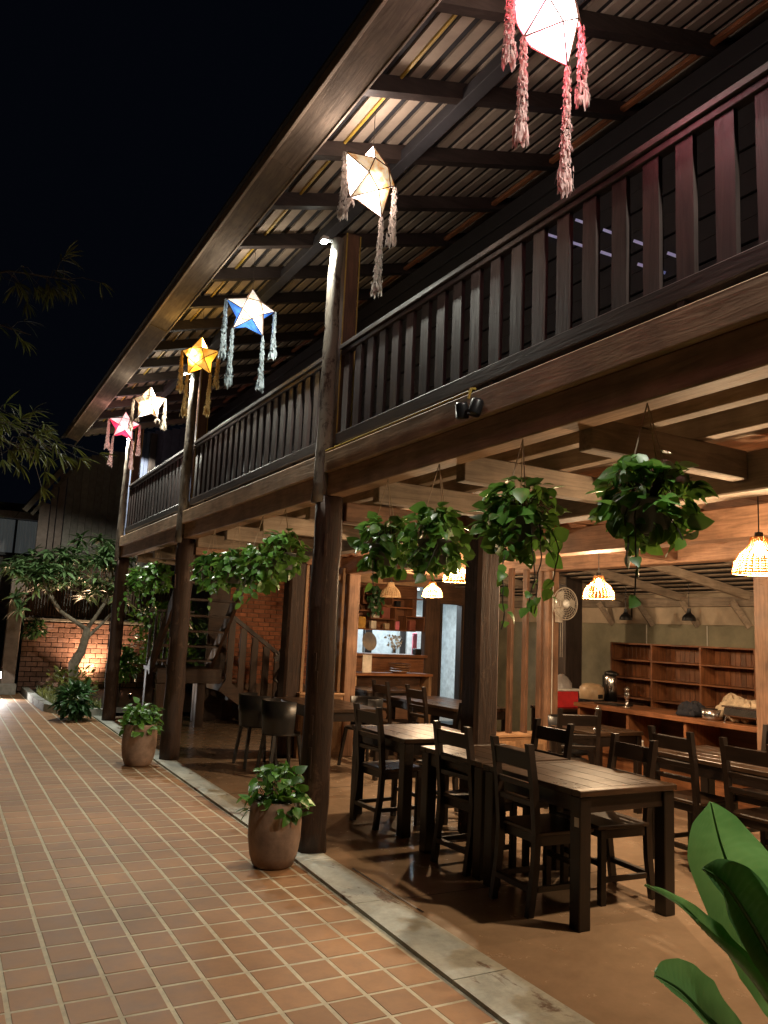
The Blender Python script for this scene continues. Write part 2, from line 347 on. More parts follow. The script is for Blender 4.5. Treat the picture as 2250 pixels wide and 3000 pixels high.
# ------------------------------------------------------------------ restaurant building
RB = thing('restaurant_building', (2.53, 0, 0), 'two-storey timber restaurant with balcony and deep sloping eaves', 'building')
POSTY = [1.40, 5.50, 9.58, 13.42]
for i, y in enumerate(POSTY):
    mb = MB().log((2.535, y, 0), (2.53, y, 2.6), .112, .105, seed=i); 
    o = build(mb, 'post', 'post', RB, smooth=True)
    mb = MB().log((2.45, y, 2.55), (2.47, y, 4.70), .066, .05, n=10, amp=.12, seed=10+i)
    build(mb, 'bark_post', 'postbark', RB, smooth=True)
    p = bx('upper_post', 'brownZ', RB, 2.55, 2.66, y-.02, y+.10, 2.94, 4.78)
    for dx, dy in ((2.545, -.026), (2.665, -.026)): build(MB().tube([(dx, y+dy, 2.95), (dx, y+dy, 4.77)], .006, 6), 'yellow_conduit', 'yellow', p)
    # splinters and knots on the trunk
    for k in range(5):
        a = rt.uniform(2.6, 4.6); z = rt.uniform(.3, 2.4); build(MB().bar((2.535+math.cos(a)*.108, y+math.sin(a)*.108, z), (2.535+math.cos(a)*.118, y+math.sin(a)*.118, z+rt.uniform(.08, .3)), .018, .012), 'bark_flake', 'post', o)
# front beam in two layers
for a, b in ((-1.5, 1.38), (1.42, 5.48), (5.52, 9.56), (9.60, 13.5)):
    bx('deck_beam', 'fronty', RB, 2.44, 2.60, a, b, 2.775, 2.93, c=.006)
    bx('deck_beam', 'lowbeam', RB, 2.475, 2.605, a, b, 2.60, 2.773, c=.006)
# ceiling of the ground floor: joists, purlins, planks
jy = [-.4, .7, 1.75, 2.80, 3.85, 4.90, 6.1, 7.2, 8.3, 9.4, 10.5, 11.6, 12.7]
for y in jy:
    bx('joist', 'oldX', RB, 2.61, 3.74, y-.045, y+.045, 2.50, 2.66, c=.006)
    o = build(MB().log((0, 0, 0), (0, 0, .10), .05, .05, n=10, seg=2), 'joist_end', 'oldX', RB, smooth=True); o.rotation_euler = (0, RAD(90), 0); o.location = Vector((2.63, y, 2.585))-wloc(RB)
    bx('joist', 'beamX', RB, 3.93, 6.27, y-.05, y+.05, 2.55, 2.70, c=.006)
for y in (5.48, 9.58): bx('tie_beam', 'beamX', RB, 2.64, 6.27, y-.06, y+.06, 2.42, 2.57, c=.006)
bx('inner_beam', 'oldY', RB, 3.75, 3.92, -1.5, 13.4, 2.44, 2.66, c=.008)
for x in (2.98, 3.38): bx('purlin', 'oldY', RB, x-.04, x+.04, -1.5, 13.4, 2.664, 2.80, c=.004)
for x in (4.35, 4.95, 5.55): bx('purlin', 'beamY', RB, x-.045, x+.045, -1.5, 13.4, 2.704, 2.80, c=.004)
x = 2.61
while x < 6.25:
    w = rt.uniform(.13, .17); bx('ceiling_plank', 'oldY' if x < 3.9 else 'beamY', RB, x, x+w-.006, -1.5, 13.6, 2.803+rt.uniform(0, .004), 2.83, c=.003); x += w
bx('header_beam', 'beamY', RB, 6.275, 6.46, -1.0, 11.4, 2.40, 2.64, c=.008)
bx('header_beam', 'beamY', RB, 4.60, 4.78, -1.0, 11.4, 2.33, 2.54, c=.008)
for y in (1.4, 5.45, 9.5): bx('inner_post', 'innerpost', RB, 3.84, 4.07, y-.115, y+.115, FZ, 2.44, c=.028)
for (x, y) in ((6.28, 4.43), (6.28, 7.32), (4.64, 9.32), (6.28, .9)): bx('column', 'beamZ', RB, x, x+.16, y, y+.17, FZ, 2.40 if x > 5 else 2.33, c=.006)
bx('column', 'darkZ', RB, 7.42, 7.72, 8.30, 8.55, FZ, 2.45, c=.006)
# balcony deck edge, railing
for k in range(9): bx('deck_board', 'darkY', RB, 2.62+.142*k, 2.755+.142*k, -1.5, 14.2, 2.835, 2.90+rt.uniform(0, .004))
RL = link('railing', None, RB, (0, 0, 3.0))
for a, b in ((-1.5, 1.33), (1.47, 5.41), (5.60, 9.50), (9.68, 13.35)):
    build(MB().box(2.50, 2.575, a, b, 3.755, 3.795, .006), 'top_rail', 'darkY', RL)
    build(MB().box(2.515, 2.565, a, b, 3.715, 3.752, .004), 'sub_rail', 'baluster', RL)
    build(MB().box(2.505, 2.57, a, b, 2.995, 3.085, .006), 'bottom_rail', 'darkY', RL)
    n = int(round((b-a)/.187))
    for k in range(n):
        y = a+(b-a)*(k+.5)/n+rt.uniform(-.006, .006); mb = MB(); hw = [.0445, .045, .0458, .046, .0455, .0448]; off = [rt.uniform(-.0012, .0012) for _ in hw]; th = .013; vs = []
        for i, (h, f) in enumerate(zip(hw, off)):
            z = 3.715-(3.715-3.086)*i/5; vs += [(2.54-th, y-h+f, z), (2.54+th, y-h+f, z), (2.54+th, y+h+f, z), (2.54-th, y+h+f, z)]
        fs = [(i*4+q, (i+1)*4+q, (i+1)*4+(q+1) % 4, i*4+(q+1) % 4) for i in range(5) for q in range(4)]+[(0, 1, 2, 3), (23, 22, 21, 20)]
        build(mb.add(vs, fs), 'baluster', 'baluster', RL)
    for q in range(int((b-a)/1.3)): bx('rail_block', 'darkZ', RL, 2.51, 2.56, a+.65+1.3*q, a+.69+1.3*q, 2.935, 2.994)
rz = lambda x: 4.68+.3*(x-1.8)
# upper storey wall of dark boards
UW = link('upper_wall', None, RB, (1.4, 0, 2.9))
z = 2.91; k = 0
while z < 5.28:
    bx('siding_board', 'siding', UW, 3.92-.012*(k % 2), 3.98, -1.5, 14.2, z, z+.143); z += .15; k += 1
bx('wall_plate', 'orangeY', RB, 3.83, 3.87, -1.5, 14.2, rz(3.83)+.045, rz(3.83)+.075, c=.002)
for (a, b) in (((3.885, 4.75, 4.87), (3.885, 3.0, 3.70)), ((3.885, 4.6, 4.98), (3.885, 3.15, 3.93))):
    for q in range(5):
        p0 = Vector(a).lerp(Vector(b), q/5+.02); p1 = Vector(a).lerp(Vector(b), q/5+.15); build(MB().bar(p0, p1, .012, .02), 'blue_light_strip', 'bluetube', UW)
EW = link('end_wall', None, RB, (.2, 14.2, 2.9))
for k in range(9): bx('wall_board', 'bluewall', EW, 2.60+.147*k, 2.742+.147*k, 14.22, 14.25+.004*(k % 2), 2.91, 4.86+.3*.147*k)
bx('end_post', 'darkZ', EW, 2.95, 3.06, 14.10, 14.205, 2.91, 4.9)
# ground-floor back walls so that the inside is closed
bx('back_wall', 'brownX', RB, 5.9, 9.1, 14.6, 14.75, FZ, 2.8)
# roof
RF = link('roof', None, RB, (-.73, 0, 4.68))
rz = lambda x: 4.68+.3*(x-1.8)
for a, b in zip((-1.5, 1.1, 4.75, 8.3, 11.6), (1.1, 4.75, 8.3, 11.6, 14.6)):
    dz = rt.uniform(-.004, .004); build(MB().add([(1.615, y, 4.71+h+dz) if q == 0 else (1.80, y, 4.668+h+dz) for h in (0, .022) for y in (a+.002, b-.002) for q in (0, 1)], [(0, 2, 3, 1), (4, 5, 7, 6), (0, 1, 5, 4), (2, 6, 7, 3), (0, 4, 6, 2), (1, 3, 7, 5)]), 'soffit_board', 'soffit', RF)
bx('fascia', 'fascia', RF, 1.59, 1.612, -1.5, 14.6, 4.70, 4.80, c=.003)
bx('fascia_trim', 'batten', RF, 1.802, 1.815, -1.5, 15.0, 4.66, 4.70, c=.002)
def slope(x0, x1, y0, y1, b, t):
    return MB().add([(x, y, rz(x)+h) for h in (b, t) for y in (y0, y1) for x in (x0, x1)], [(0, 2, 3, 1), (4, 5, 7, 6), (0, 1, 5, 4), (2, 6, 7, 3), (0, 4, 6, 2), (1, 3, 7, 5)])
y = 3.05-.76*6
while y < 14.2: build(slope(1.815, 4.15, y-.034, y+.034, 0.01, .118), 'rafter', 'darkX', RF); y += .76
build(slope(1.82, 4.15, 14.02, 14.10, -.02, .118), 'gable_rafter', 'fascia', RF)
x = 1.83
while x < 4.2: build(slope(x, x+.082, -1.5, 15, .12, .142), 'batten', 'batten', RF); x += .137
build(slope(1.56, 4.6, -1.5, 15.05, .146, .165), 'roof_sheet', 'roofsheet', RF)
bx('post_beam', 'roofsheet', RF, 2.49, 2.58, -1.5, 14.1, 4.885, 4.97)
build(MB().tube([(2.05, -1.5, rz(2.05)+.108), (2.05, 14, rz(2.05)+.108)], .011, 6), 'yellow_conduit', 'yellow', RF)
build(MB().tube([(2.64, -1.5, rz(2.64)+.108), (2.64, 14, rz(2.64)+.108)], .006, 6), 'yellow_conduit', 'yellow', RF)
build(MB().tube([(2.43, 5.40, 2.936), (2.43, 3.52, 2.936)], .006, 6), 'yellow_conduit', 'yellow', RB)
# lean-to over the bar
LT = link('lean_to', None, RB, (3.9, 0, 2.2))
ltz = lambda x: 2.60-.16*(x-6.46)
for k in range(9): y = 1.2+1.02*k; build(MB().bar((6.46, y, ltz(6.46)-.05), (8.6, y+.0, ltz(8.6)-.05), .06, .10), 'rafter', 'oldX', LT)
for k in range(11): x = 6.50+.20*k; build(MB().box(x, x+.13, -.8, 11.4, ltz(x)+.004, ltz(x)+.022), 'soffit_board', 'oldY', LT)
build(MB().add([(x, y, ltz(x)+.06) for y in (-.8, 11.4) for x in (6.44, 8.9)], [(0, 1, 3, 2)]), 'roof_sheet', 'roofsheet', LT)
bx('wall_plate', 'oldY', LT, 8.50, 8.62, -.8, 11.4, 2.10, 2.22)
bx('upper_wall', 'beige', LT, 8.60, 8.66, -.8, 11.4, 1.87, 2.30); bx('lower_wall', 'olive', LT, 8.58, 8.68, -.8, 11.4, FZ, 1.868)
for k in range(6): y = 5.6+.75*k; build(MB().bar((8.585, y, 1.85), (8.42, y+.12, 2.16), .05, .07), 'strut', 'oldX', LT)
for y in (6.95, 7.95): build(MB().tube([(8.57, y, 1.2), (8.57, y, 1.86)], .008), 'wall_pipe', 'offwhite', LT)

# slatted partitions on low cabinets
def partition(x0, x1, y, n, zc, label, side):
    t = thing('slat_partition', ((x0+x1)/2, y, FZ), label, 'partition')
    cb = bx('cabinet', 'paleX', t, x0, x1, y-.12, y+.12, FZ, zc-.03); bx('cabinet_top', 'paleX', t, x0-.01, x1+.01, y-.14, y+.14, zc-.028, zc)
    m_ = int((x1-x0)/.24) or 1
    for k in range(m_):
        a = x0+(x1-x0)*k/m_+.03; b = x0+(x1-x0)*(k+1)/m_-.03
        p = bx('door_panel', 'paleZ', t, a, b, y-.128, y-.121, FZ+.06, zc-.07); bx('inset', 'paleZ', p, a+.04, b-.04, y-.133, y-.1285, FZ+.10, zc-.11, c=.002)
    for k in range(n):
        x = x0+.03+(x1-x0-.08)*k/(n-1 or 1); bx('slat', side, t, x, x+.04, y-.04, y+.04, zc+.001, 2.40)
partition(5.52, 6.25, 7.40, 4, .53, 'tall slatted wood partition on a low cabinet beside the big inner post', 'brownZ')
partition(4.02, 4.62, 9.42, 4, .80, 'slatted wood partition on pale cabinet behind the black tables', 'paleZ')

# ------------------------------------------------------------------ post lamps
for i, y in enumerate(POSTY):
    lab = ['white LED lamp on the post rising behind the big-leaved plant', 'white LED lamp high on the post with the nearest clay planter at its foot', 'white LED lamp on the post behind the gold star lantern', 'white LED lamp on the post behind the pink and white far lantern'][i]
    t = thing('post_lamp', (2.365, y, 4.66), lab, 'lamp', 'lamps on the verandah posts')
    build(MB().box(2.33, 2.385, y-.035, y+.035, 4.655, 4.69, .005), 'housing', 'white', t)
    build(MB().box(2.335, 2.38, y-.03, y+.03, 4.648, 4.6545), 'lens', 'ledface', t)
    build(MB().bar((2.385, y, 4.675), (2.425, y, 4.675), .02, .02), 'bracket', 'white', t)
    lamp('SPOT', 'lamp_light', t, (2.357, y, 4.643), P_POST*(1, 1, 1.3, 2.4)[i], COOL, .02, (RAD(0), RAD(10), 0), spot_size=RAD((150, 150, 160, 172)[i]), spot_blend=(.6, .6, .5, .15)[i])

# ------------------------------------------------------------------ star lanterns
def star(k, x, y, z, rz_, ry, rx, R, front, side, tas, label, tl, bulb):
    t = thing('star_lantern', (x, y, z), label, 'lantern', 'star lanterns under the eaves')
    t.rotation_euler = (RAD(rx), RAD(ry), RAD(rz_))
    tips = [(R*math.cos(RAD(90+72*i)), 0, R*math.sin(RAD(90+72*i))) for i in range(5)]; ri = R*.43
    inn = lambda d: [(ri*math.cos(RAD(126+72*i)), d, ri*math.sin(RAD(126+72*i))) for i in range(5)]
    T = .088; fi, bi = inn(-T), inn(T); c0, c1 = (0, -T*1.02, 0), (0, T*1.02, 0)
    for nm, q, c in (('front_panel', fi, c0), ('back_panel', bi, c1)):
        mb = MB()
        for i in range(5): mb.add([tips[i], q[i], c, q[i-1]], [(0, 1, 2, 3)])
        local(mb, nm, front, t)
    for i in range(5):
        local(MB().add([tips[i], fi[i], bi[i], tips[(i+1) % 5]], [(0, 1, 2), (1, 3, 2)]), 'side_panel', bulb if i in (0, 4) else side, t)
    for d in (-T, T):
        for i in range(5):
            a, b = Vector(tips[i]), Vector(tips[(i+2) % 5]); pts = [a, Vector(inn(d*1.09)[i]), Vector(inn(d*1.09)[(i+1) % 5]), b]
            local(MB().tube(pts, .0040, 5), 'bamboo_stick', 'brownZ', t)
    rs = random.Random(50+k); M = t.rotation_euler.to_matrix().inverted(); dn = M@Vector((0, 0, -1)); dx = M@Vector((1, 0, 0)); dy = M@Vector((0, 1, 0))
    for i, ln in zip((1, 2, 3, 4), tl):
        mb = MB(); base = Vector(tips[i]); n = int(ln/.008); sw = rs.uniform(-.05, .05)
        for j in range(n):
            f = j/n; r = .012+.017*f+(.012 if f > .82 else 0)*rs.random(); 
            c = base+dn*(f*ln)+dx*(sw*f*ln*.6+rs.uniform(-.003, .003))+dy*rs.uniform(-.004, .004)
            for q in range(7):
                a = rs.uniform(0, 6.28); d = dx*math.cos(a)+dy*math.sin(a); e = dx*-math.sin(a)+dy*math.cos(a); w = rs.uniform(.0022, .0045)*(1+f*.5); h = rs.uniform(.016, .032)*(1+.8*(f > .87))
                p = c+d*r*rs.uniform(.55, 1.0)
                mb.add([p-e*w, p+e*w, p+e*w*.5+dn*h+d*rs.uniform(-.004, .009), p-e*w*.6+dn*h*.8+d*rs.uniform(-.004, .009)], [(0, 1, 2, 3)])
        for q in range(5):
            a = rs.uniform(0, 6.28); d = dx*math.cos(a)+dy*math.sin(a); e = dx*-math.sin(a)+dy*math.cos(a); p = base+dn*ln*rs.uniform(.93, 1.0)+dx*sw*ln*.6+d*rs.uniform(.005, .03); h = rs.uniform(.03, .07)
            mb.add([p-e*.014, p+e*.014, p+e*.008+dn*h*.6+d*.012, p+dn*h+d*.006, p-e*.01+dn*h*.55+d*.01], [(0, 1, 2, 3, 4)])
        local(mb, 'tassel', tas, t)
    up = -dn; top = Vector(tips[0]); hz = rz(x)+.10-(z+(t.rotation_euler.to_matrix()@top).z)
    local(MB().tube([top-up*.01, top+up*max(.02, hz)], .0022, 4), 'hanging_wire', 'twig', t)
starm('paper_white', (.80, .58, .36), (1, .93, .84), True, 3.2, .82, .03, .12, (0, -.05, -.02)); starm('paper_cream', (.72, .36, .12), (1, .80, .52), True, 9, .62, .02, .135, (0, -.04, -.075))
starm('paper_gold', (1, .36, .02), (1, .60, .12), True, 24, .8, .02, .12, (-.04, -.07, -.01)); starm('paper_pink', (1, .35, .36), (1, .62, .62), True, 6, 1.5, .02, .15); starm('paper_rose', (1, .55, .55), (1, .82, .80), True, 30, 3.0, .03, .22, (.03, 0, -.03))
for nm_, c_, p_ in (('top_white', (1, .86, .70), 34), ('top_bright', (1, .78, .66), 60), ('top_gold', (1, .6, .16), 26), ('top_pink', (1, .5, .45), 26)): emit(nm_, c_, p_)
starm('side_blue', (.06, .22, .85), (.14, .42, 1.0), True, 1.6, .6, .05, .2); starm('side_red', (1, .02, .08), (1, .05, .14), True, 2.6, 1.0, .05, .2); starm('side_gold', (1, .40, .02), (1, .55, .06), True, 3.5, .9); starm('side_white', (1, .82, .62), (1, .92, .80), True, 22, 3.5, .05, .2); starm('side_bright', (1, .70, .58), (1, .82, .70), True, 26, 6, .05, .2); starm('side_rose', (1, .10, .16), (1, .30, .34), True, 40, 4, .06, .2)
SX = 2.05
star(1, SX, 2.455, 4.32, 6, 2, -1, .232, 'paper_rose', 'side_rose', 'tassel_pink', 'bright white star lantern with pink tassels, second lantern before the white and blue one', (.40, .47, .58, .37), 'top_bright')
star(2, SX, 4.13, 4.386, 17, 3, 2, .235, 'paper_cream', 'side_bright', 'tassel_white', 'cream star lantern with bright lower facets between the pink-tasselled and blue-sided lanterns', (.40, .02, .50, .38), 'top_bright')
star(3, SX, 6.30, 4.256, -4, 3, -4, .228, 'paper_white', 'side_blue', 'tassel_blue', 'white star lantern with blue sides', (.50, .47, .46, .40), 'top_white')
star(4, SX, 7.815, 4.295, -40, 2, 5, .216, 'paper_gold', 'side_gold', 'tassel_yellow', 'golden yellow star lantern with yellow tassels', (.40, .42, .40, .36), 'top_gold')
star(5, SX, 10.117, 4.341, -38, 1, -1, .228, 'paper_cream', 'side_white', 'tassel_cream', 'small cream star lantern between the gold and the red ones', (.40, .02, .02, .38), 'top_white')
star(6, SX, 11.703, 4.376, 1, 3, -10, .233, 'paper_pink', 'side_red', 'tassel_pink', 'pink star lantern with red sides at the far end of the eaves', (.42, .40, .40, .42), 'top_pink')

# twin spotlight on the beam
t = thing('twin_spotlight', (2.43, 3.46, 2.9), 'pair of small black spotlights fixed to the balcony beam', 'spotlight')
for d, a in ((-.05, .25), (.05, -.2)):
    o = local(MB().lathe([(.0, 0), (.034, 0), (.036, .01), (.036, .075), (.03, .09), (0, .09)], n=14), 'lamp_head', 'blackplastic', t, True, (-.045, d, -.13), (.12, a, 0))
build(MB().tube([(2.43, 3.46, 2.935), (2.40, 3.46, 2.93), (2.385, 3.46, 2.87)], .008), 'bracket', 'yellow', t)

# ------------------------------------------------------------------ plants
def leaf_t(L_, W_, prof, bend=.25, fold=.25, nu=5):
    """leaf template pointing +Y from its base, normal +Z"""
    vs = []; fs = []
    for i in range(nu+1):
        t = i/nu; w = W_*np.interp(t, [p[0] for p in prof], [p[1] for p in prof]); zc = -bend*L_*t*t
        vs += [(-w, t*L_, zc+fold*w), (0, t*L_, zc), (w, t*L_, zc+fold*w)]
    for i in range(nu):
        a = i*3; fs += [(a, a+1, a+4, a+3), (a+1, a+2, a+5, a+4)]
    return vs, fs
HEART = [(0, .25), (.12, .8), (.3, 1), (.55, .82), (.8, .42), (1, .02)]; ROUND = [(0, .3), (.1, .8), (.3, 1), (.6, .92), (.85, .5), (1, .03)]; LANCE = [(0, .12), (.2, .7), (.45, 1), (.75, .7), (1, .03)]
def frame(p, d, up, roll=0):
    y = Vector(d).normalized(); zv = Vector(up)-y*Vector(up).dot(y)
    if zv.length < 1e-3: zv = y.orthogonal()
    zv.normalize(); x = y.cross(zv); M = Matrix((x, y, zv)).transposed().to_4x4() @ Matrix.Rotation(roll, 4, 'Y'); M.translation = p; return M
PL = [leaf_t(.078, .034, ROUND, .25), leaf_t(.066, .029, ROUND, .5, .4), leaf_t(.09, .036, HEART, .15, .2)]
PLM = []
for tv, tf in PL: PLM.append(MB().add(tv, tf).mesh('leaf', 'pothos', True))
def basket(x, y, z, r, nl, vines, single, label, seed):
    rs = random.Random(seed); t = thing('hanging_basket', (x, y, z), label, 'plant', 'hanging plants along the beam')
    build(MB().lathe([(.02, -.17), (.085, -.165), (.115, -.03), (.12, -.03), (.11, -.04), (.0, -.045)], (x, y, z), 16), 'pot', 'plasticpot', t, True)
    hook = Vector((2.50, y+.0, 2.598))
    for k in range(3):
        a = 2.1*k+rs.random(); build(MB().tube([(x+.115*math.cos(a), y+.115*math.sin(a), z-.03), hook], .0028, 4), 'cord', 'rope', t)
    crown = MB()
    def leaf(p, d, up, sc):
        M = frame(p, d, up, rs.uniform(-.5, .5)) @ Matrix.Scale(sc, 4); i = rs.randrange(3)
        if single:
            o = link('leaf', PLM[i], t); o.matrix_local = Matrix.Translation(-Vector((x, y, z))) @ M
        else: crown.put(*PL[i], M)
    for k in range(nl):
        a = rs.uniform(0, 6.283); el = rs.uniform(-1.15, 1.25); rr = r*rs.uniform(.6, 1.02)
        d = Vector((math.cos(a)*math.cos(el), math.sin(a)*math.cos(el), math.sin(el)*1.12)); p = Vector((x, y, z-.03))+d*rr*.88
        dd = Vector((d.x, d.y, rs.uniform(-1.3, .55)))+Vector((rs.uniform(-.9, .9), rs.uniform(-.9, .9), 0)); leaf(p, dd, d*rs.uniform(.2, 1)+Vector((rs.uniform(-.5, .5), rs.uniform(-.5, .5), .7)), rs.uniform(.65, 1.3))
    sm = MB()
    for k in range(int(nl*.35)):
        a = rs.uniform(0, 6.283); rr = r*rs.uniform(.3, .8); sm.tube([(x, y, z-.05), (x+math.cos(a)*rr*.6, y+math.sin(a)*rr*.6, z+.06), (x+math.cos(a)*rr, y+math.sin(a)*rr, z+rs.uniform(-.05, .1))], .002, 3)
    for (a, ln) in vines:
        p = Vector((x+math.cos(a)*.11, y+math.sin(a)*.11, z-.05)); pts = [p.copy()]; d = Vector((math.cos(a)*.6, math.sin(a)*.6, -.5))
        n = int(ln/.04)
        for q in range(n):
            d = (d+Vector((rs.uniform(-.35, .35), rs.uniform(-.35, .35), -.35))).normalized(); p = p+d*.04; pts.append(p.copy())
            if q > 1 and rs.random() < .62: leaf(p+Vector((rs.uniform(-.01, .01), rs.uniform(-.01, .01), 0)), Vector((rs.uniform(-1, 1), rs.uniform(-1, 1), -.6)), Vector((-.4, -.6, .8)), rs.uniform(.55, .95))
        sm.tube(pts, .0032, 4)
    build(sm, 'stems', 'stem', t)
    if crown.v: build(crown, 'foliage', 'pothos', t, True)
BX = 2.50
basket(BX, 2.31, 2.21, .215, 240, [(3.6, .50), (3.3, .30), (4.3, .22)], True, 'fullest leafy hanging basket, the one beside the two bare joists with a bent woody vine', 1)
basket(BX, 3.13, 2.22, .225, 220, [(3.5, .62), (4.4, .45), (5.4, .40), (4.9, .5)], True, 'hanging basket with the longest trailing vines, over the dining tables', 2)
basket(BX, 3.91, 2.17, .225, 210, [(4.2, .26), (3.4, .2)], True, 'rounded hanging basket with pale leaves between two other baskets before the lit rattan lamp', 3)
basket(BX, 4.53, 2.19, .21, 200, [(3.6, .3)], True, 'hanging basket close to the post, its vine curling before the slatted screen', 4)
basket(BX, 6.32, 2.25, .21, 190, [(3.8, .25)], False, 'brightly lit hanging basket just behind the post with the nearest planter', 5)
basket(BX, 6.86, 2.17, .22, 190, [(3.6, .4), (4.2, .35), (5.0, .3)], False, 'hanging basket second behind the nearest planter post, trailing before the brick wall', 6)
basket(BX, 7.56, 2.17, .22, 190, [(3.6, .4), (4.6, .35)], False, 'hanging basket third behind the nearest planter post, in front of the staircase', 7)
basket(BX, 8.34, 2.18, .21, 180, [(3.9, .25)], False, 'hanging basket close to the post with the second planter', 8)
basket(BX, 10.78, 2.22, .22, 180, [(3.4, .6), (4.3, .7), (3.9, .5)], False, 'hanging basket with long vines between the second and third posts', 9)
basket(BX, 11.7, 2.20, .22, 180, [(3.6, .6), (4.3, .5)], False, 'darker hanging basket before the foot of the stair beyond the second post', 10)

def planter(x, y, s, label, nl, seed, top=True):
    rs = random.Random(seed); t = thing('clay_planter', (x, y, 0), label, 'plant pot', 'clay planters beside the posts')
    prof = [(0, .005), (.128, .005), (.145, .018), (.172, .09), (.188, .20), (.190, .31), (.184, .40), (.177, .445), (.168, .455), (.155, .455), (.148, .40), (0, .39)]
    build(MB().lathe([(r*s, z*s) for r, z in prof], (x, y, 0), 32), 'pot', 'clay', t, True)
    build(MB().lathe([(0, .0), (.145*s, 0)], (x, y, .405*s), 20), 'soil', 'soil', t)
    mb = MB(); sm = MB()
    for k in range(nl):
        a = rs.uniform(0, 6.283); rr = .185*s*math.sqrt(rs.random()); h = .44*s+rs.uniform(.0, .27)*s*(1-.35*rr/.21)
        if rr > .15*s and rs.random() < .5: h = rs.uniform(.34, .5)*s; rr *= 1.15
        p = Vector((x+math.cos(a)*rr, y+math.sin(a)*rr, h)); d = Vector((math.cos(a)*.8, math.sin(a)*.8, rs.uniform(-.9, .7)))
        mb.put(*PL[rs.randrange(3)], frame(p, d+Vector((rs.uniform(-.5, .5), rs.uniform(-.5, .5), 0)), (math.cos(a)*.5, math.sin(a)*.5, 1), rs.uniform(-.6, .6)) @ Matrix.Scale(rs.uniform(.65, 1.2), 4))
        if k % 3 == 0: sm.tube([(x+math.cos(a)*.04, y+math.sin(a)*.04, .40*s), p], .003, 3)
    if top:
        build(mb, 'foliage', 'pothos', t, True); build(sm, 'stems', 'stem', t)
    return t
planter(2.165, 5.30, .95, 'weathered clay planter with leafy plant at the foot of the post holding the white lamp', 190, 21)
planter(2.13, 9.36, 1.0, 'reddish clay planter with leafy plant beside the stair-side post, second along the kerb', 190, 22)
pt = thing('broad_leaved_plant', (2.02, 1.42, 0), 'large plant with broad glossy banana-like leaves in a clay pot', 'plant')
build(MB().lathe([(0, .005), (.115, .005), (.135, .02), (.175, .12), (.192, .25), (.188, .38), (.172, .44), (.15, .455), (.145, .40), (0, .39)], (2.02, 1.42, 0), 28), 'pot', 'clay', pt, True)
def bigleaf(pix, dist, widths, up, fold, name='leaf'):
    """midrib through points at a given distance along photo directions; blade with veins pressed in, wavy edge"""
    pts = [Vector(CAMPOS+ray(a, b)*d) for (a, b), d in zip(pix, dist)]
    n = 80; mid = []
    for i in range(n+1):
        t = i/n*(len(pts)-1); k = min(int(t), len(pts)-2); f = t-k
        p0 = pts[max(k-1, 0)]; p1 = pts[k]; p2 = pts[k+1]; p3 = pts[min(k+2, len(pts)-1)]
        mid.append(.5*((2*p1)+(p2-p0)*f+(2*p0-5*p1+4*p2-p3)*f*f+(3*p1-p0-3*p2+p3)*f**3))
    vs = []; m_ = 8; rs = random.Random(int(pix[0][0]))
    for i, c in enumerate(mid):
        t = i/n; d = (mid[min(i+1, n)]-mid[max(i-1, 0)]).normalized(); u = Vector(up); u = (u-d*u.dot(d)).normalized(); x = d.cross(u)
        w = np.interp(t, [q[0] for q in widths], [q[1] for q in widths])
        for j in range(-m_, m_+1):
            s = j/m_; fl = fold[0] if s < 0 else fold[1]
            rip = .0020*math.sin(t*150-abs(s)*16)*min(1, abs(s)*3)*(1-s*s)+.004*math.sin(t*9+s*2)*s*s+.0015*math.sin(t*31+s*5)*s*s
            ang = abs(s)*fl; vs.append(c+x*(w*s*math.cos(ang))+u*(w*abs(s)*math.sin(ang)+rip-.004*(1-abs(s))**6)-d*(abs(s)*w*.18))
    k = 2*m_+1; fs = [(i*k+j, i*k+j+1, (i+1)*k+j+1, (i+1)*k+j) for i in range(n) for j in range(2*m_)]
    o = build(MB().add(vs, fs), name, 'bigleaf', pt, True); at = o.data.attributes.new('vein', 'FLOAT', 'POINT')
    at.data.foreach_set('value', [(.5+.5*math.sin(i/n*150-abs(j)/m_*16))**3*.8*(1-.3*abs(j)/m_)+(.9 if j == 0 else 0) for i in range(n+1) for j in range(-m_, m_+1)])
    build(MB().tube([p+Vector((-.002, -.003, .002)) for p in mid[:-1]], [.008*(1-.8*i/n) for i in range(n)], 6), 'midrib', 'bigrib', o, True)
    build(MB().tube([(2.02, 1.42, .40), (Vector((2.02, 1.42, .40))+mid[0])/2+Vector((.0, 0, .03)), mid[0]], [.016, .013, .009], 6), 'stalk', 'bigrib', o, True)
def veins(mt):
    nt = mt.node_tree; b = nt.nodes['Principled BSDF']; src = b.inputs['Base Color'].links[0].from_socket; at = N(nt, 'ShaderNodeAttribute'); at.attribute_name = 'vein'
    mx = N(nt, 'ShaderNodeMix', data_type='RGBA'); ml = N(nt, 'ShaderNodeMath', operation='MULTIPLY'); ml.inputs[1].default_value = .6; L(nt, at.outputs['Fac'], ml.inputs[0]); L(nt, ml.outputs[0], mx.inputs[0]); L(nt, src, mx.inputs[6]); mx.inputs[7].default_value = (.20, .36, .15, 1); L(nt, mx.outputs[2], b.inputs['Base Color'])
    bump(nt, at.outputs['Fac'], b, .15, .003)
veins(MATS['bigleaf'])
leafm('bigrib', (.10, .22, .05), (.14, .28, .07), .45, .1)
bigleaf([(2310, 3000), (2245, 2810), (2168, 2630), (2112, 2480), (2080, 2350)], [2.0, 1.96, 1.92, 1.88, 1.86], [(0, .012), (.12, .06), (.35, .115), (.6, .125), (.82, .095), (.94, .055), (1, .010)], (-.62, -.5, .7), (.35, .65))
